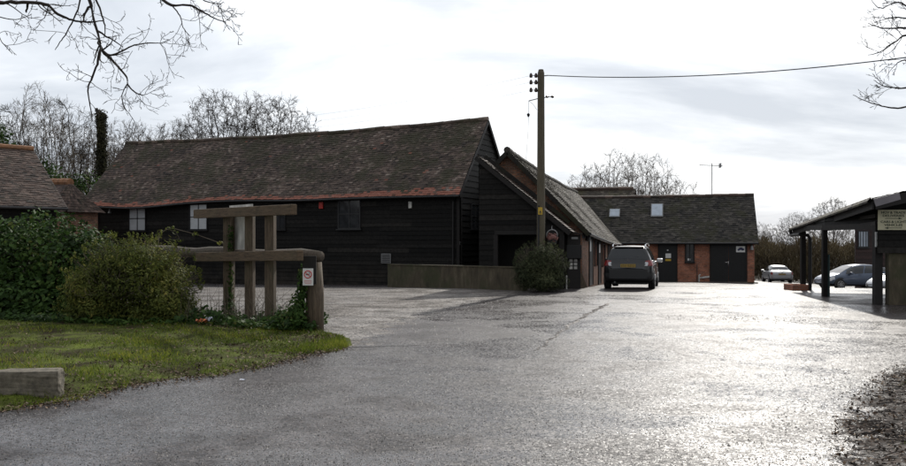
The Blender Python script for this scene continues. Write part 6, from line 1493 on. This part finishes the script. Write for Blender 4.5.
for i in range(260):
    y = random.uniform(4.9, 11); x = mudb(y)+abs(random.gauss(.3, .8)); a = random.random()*6.28; l = random.uniform(.05, .28); zz0 = mudz(x, y)+.012; d = Vector((math.cos(a), math.sin(a), random.uniform(-.05, .12)))
    p = Vector((x, y, zz0)); m.tube([p, p+d*l*.5+Vector((0, 0, .01)), p+d*l], [.005, .004, .002], 4)
tag(m.build('twig_debris', M['bark_dark']), 'fallen twigs strewn over the muddy verge at the right', 'twigs', kind='stuff')

# ================================================================== light, sky, camera
SAZ, SEL = 19.0, 33.0
sd = Vector((math.sin(R(SAZ))*math.cos(R(SEL)), math.cos(R(SAZ))*math.cos(R(SEL)), math.sin(R(SEL))))
ld_ = bpy.data.lights.new('sun', 'SUN'); ld_.energy = 2.0; ld_.angle = R(1.5); ld_.color = (1, .95, .87)
lo_ = bpy.data.objects.new('sun', ld_); COL.objects.link(lo_); lo_.location = sd*60; lo_.rotation_euler = (-sd).to_track_quat('-Z', 'Y').to_euler()
def N_ss(nt, v, a, b):
    q = N(nt, 'ShaderNodeMapRange', interpolation_type='SMOOTHSTEP'); L(nt, v, q.inputs[0]); q.inputs[1].default_value = a; q.inputs[2].default_value = b
    return q.outputs[0]
w = bpy.data.worlds.new('World'); SC.world = w; w.use_nodes = True; nt = w.node_tree; bg = nt.nodes['Background']
SK = 0.1; bg.inputs[1].default_value = SK
sky = N(nt, 'ShaderNodeTexSky'); sky.sky_type = 'NISHITA'; sky.sun_disc = False; sky.sun_elevation = R(SEL); sky.sun_rotation = R(SAZ); sky.air_density = 1.2; sky.dust_density = 1.0; sky.ozone_density = 1.0
tc = N(nt, 'ShaderNodeTexCoord'); sx = N(nt, 'ShaderNodeSeparateXYZ'); L(nt, tc.outputs['Generated'], sx.inputs[0])
zc = math_(nt, 'ADD', math_(nt, 'MAXIMUM', sx.outputs[2], 0.0), 0.16)
cb = N(nt, 'ShaderNodeCombineXYZ'); L(nt, math_(nt, 'DIVIDE', sx.outputs[0], zc), cb.inputs[0]); L(nt, math_(nt, 'DIVIDE', sx.outputs[1], zc), cb.inputs[1])
mp = N(nt, 'ShaderNodeMapping'); mp.inputs['Location'].default_value = (9.10, 2.72, 0.0); mp.inputs['Scale'].default_value = (0.55, 0.8, 1); L(nt, cb.outputs[0], mp.inputs[0])
n1 = noise(nt, 0.9, 9, 0.56, mp.outputs[0], 0.5)
cl = ramp(nt, [(0.38, (4.5, 4.85, 5.4)), (0.48, (6.0, 6.3, 6.75)), (0.60, (9.0, 9.1, 9.2))], n1.outputs[0])
thin = ramp(nt, [(0.42, 0.08), (0.60, 1.0)], n1.outputs[0])
vm = N(nt, 'ShaderNodeVectorMath', operation='DOT_PRODUCT'); L(nt, tc.outputs['Generated'], vm.inputs[0]); vm.inputs[1].default_value = sd
dt = math_(nt, 'MAXIMUM', vm.outputs['Value'], 0.0)
glow = math_(nt, 'ADD', math_(nt, 'MULTIPLY', math_(nt, 'POWER', dt, 14.0), 1.6), math_(nt, 'MULTIPLY', math_(nt, 'POWER', dt, 90.0), 5.0))
glow = math_(nt, 'MULTIPLY', glow, thin.outputs[0])
gc = N(nt, 'ShaderNodeCombineXYZ'); L(nt, glow, gc.inputs[0]); L(nt, math_(nt, 'MULTIPLY', glow, .98), gc.inputs[1]); L(nt, math_(nt, 'MULTIPLY', glow, 1.02), gc.inputs[2])
lobe = math_(nt, 'ADD', 0.55, math_(nt, 'MULTIPLY', N_ss(nt, vm.outputs['Value'], -0.15, 0.75), 0.45))
mixed = mixc(nt, 0.95, sky.outputs[0], mixc(nt, 1.0, cl.outputs[0], lobe, 'MULTIPLY')); mixed = mixc(nt, 1.0, mixed, gc.outputs[0], 'ADD')
L(nt, mixed, bg.inputs[0])
cd = bpy.data.cameras.new('camera'); co = bpy.data.objects.new('camera', cd); COL.objects.link(co)
co.location = (0, 0, CAMZ); co.rotation_euler = (R(90), 0, 0); cd.sensor_width = 36; cd.lens = 36*F/906; cd.shift_y = 12/906; cd.clip_end = 6000; cd.clip_start = .1
SC.camera = co
vs_ = SC.view_settings; vs_.view_transform = 'Standard'; vs_.look = 'None'; vs_.gamma = 1; vs_.exposure = 0.55; vs_.use_curve_mapping = False
SC.render.engine = 'CYCLES'
SC.cycles.max_bounces = 6; SC.cycles.transparent_max_bounces = 4
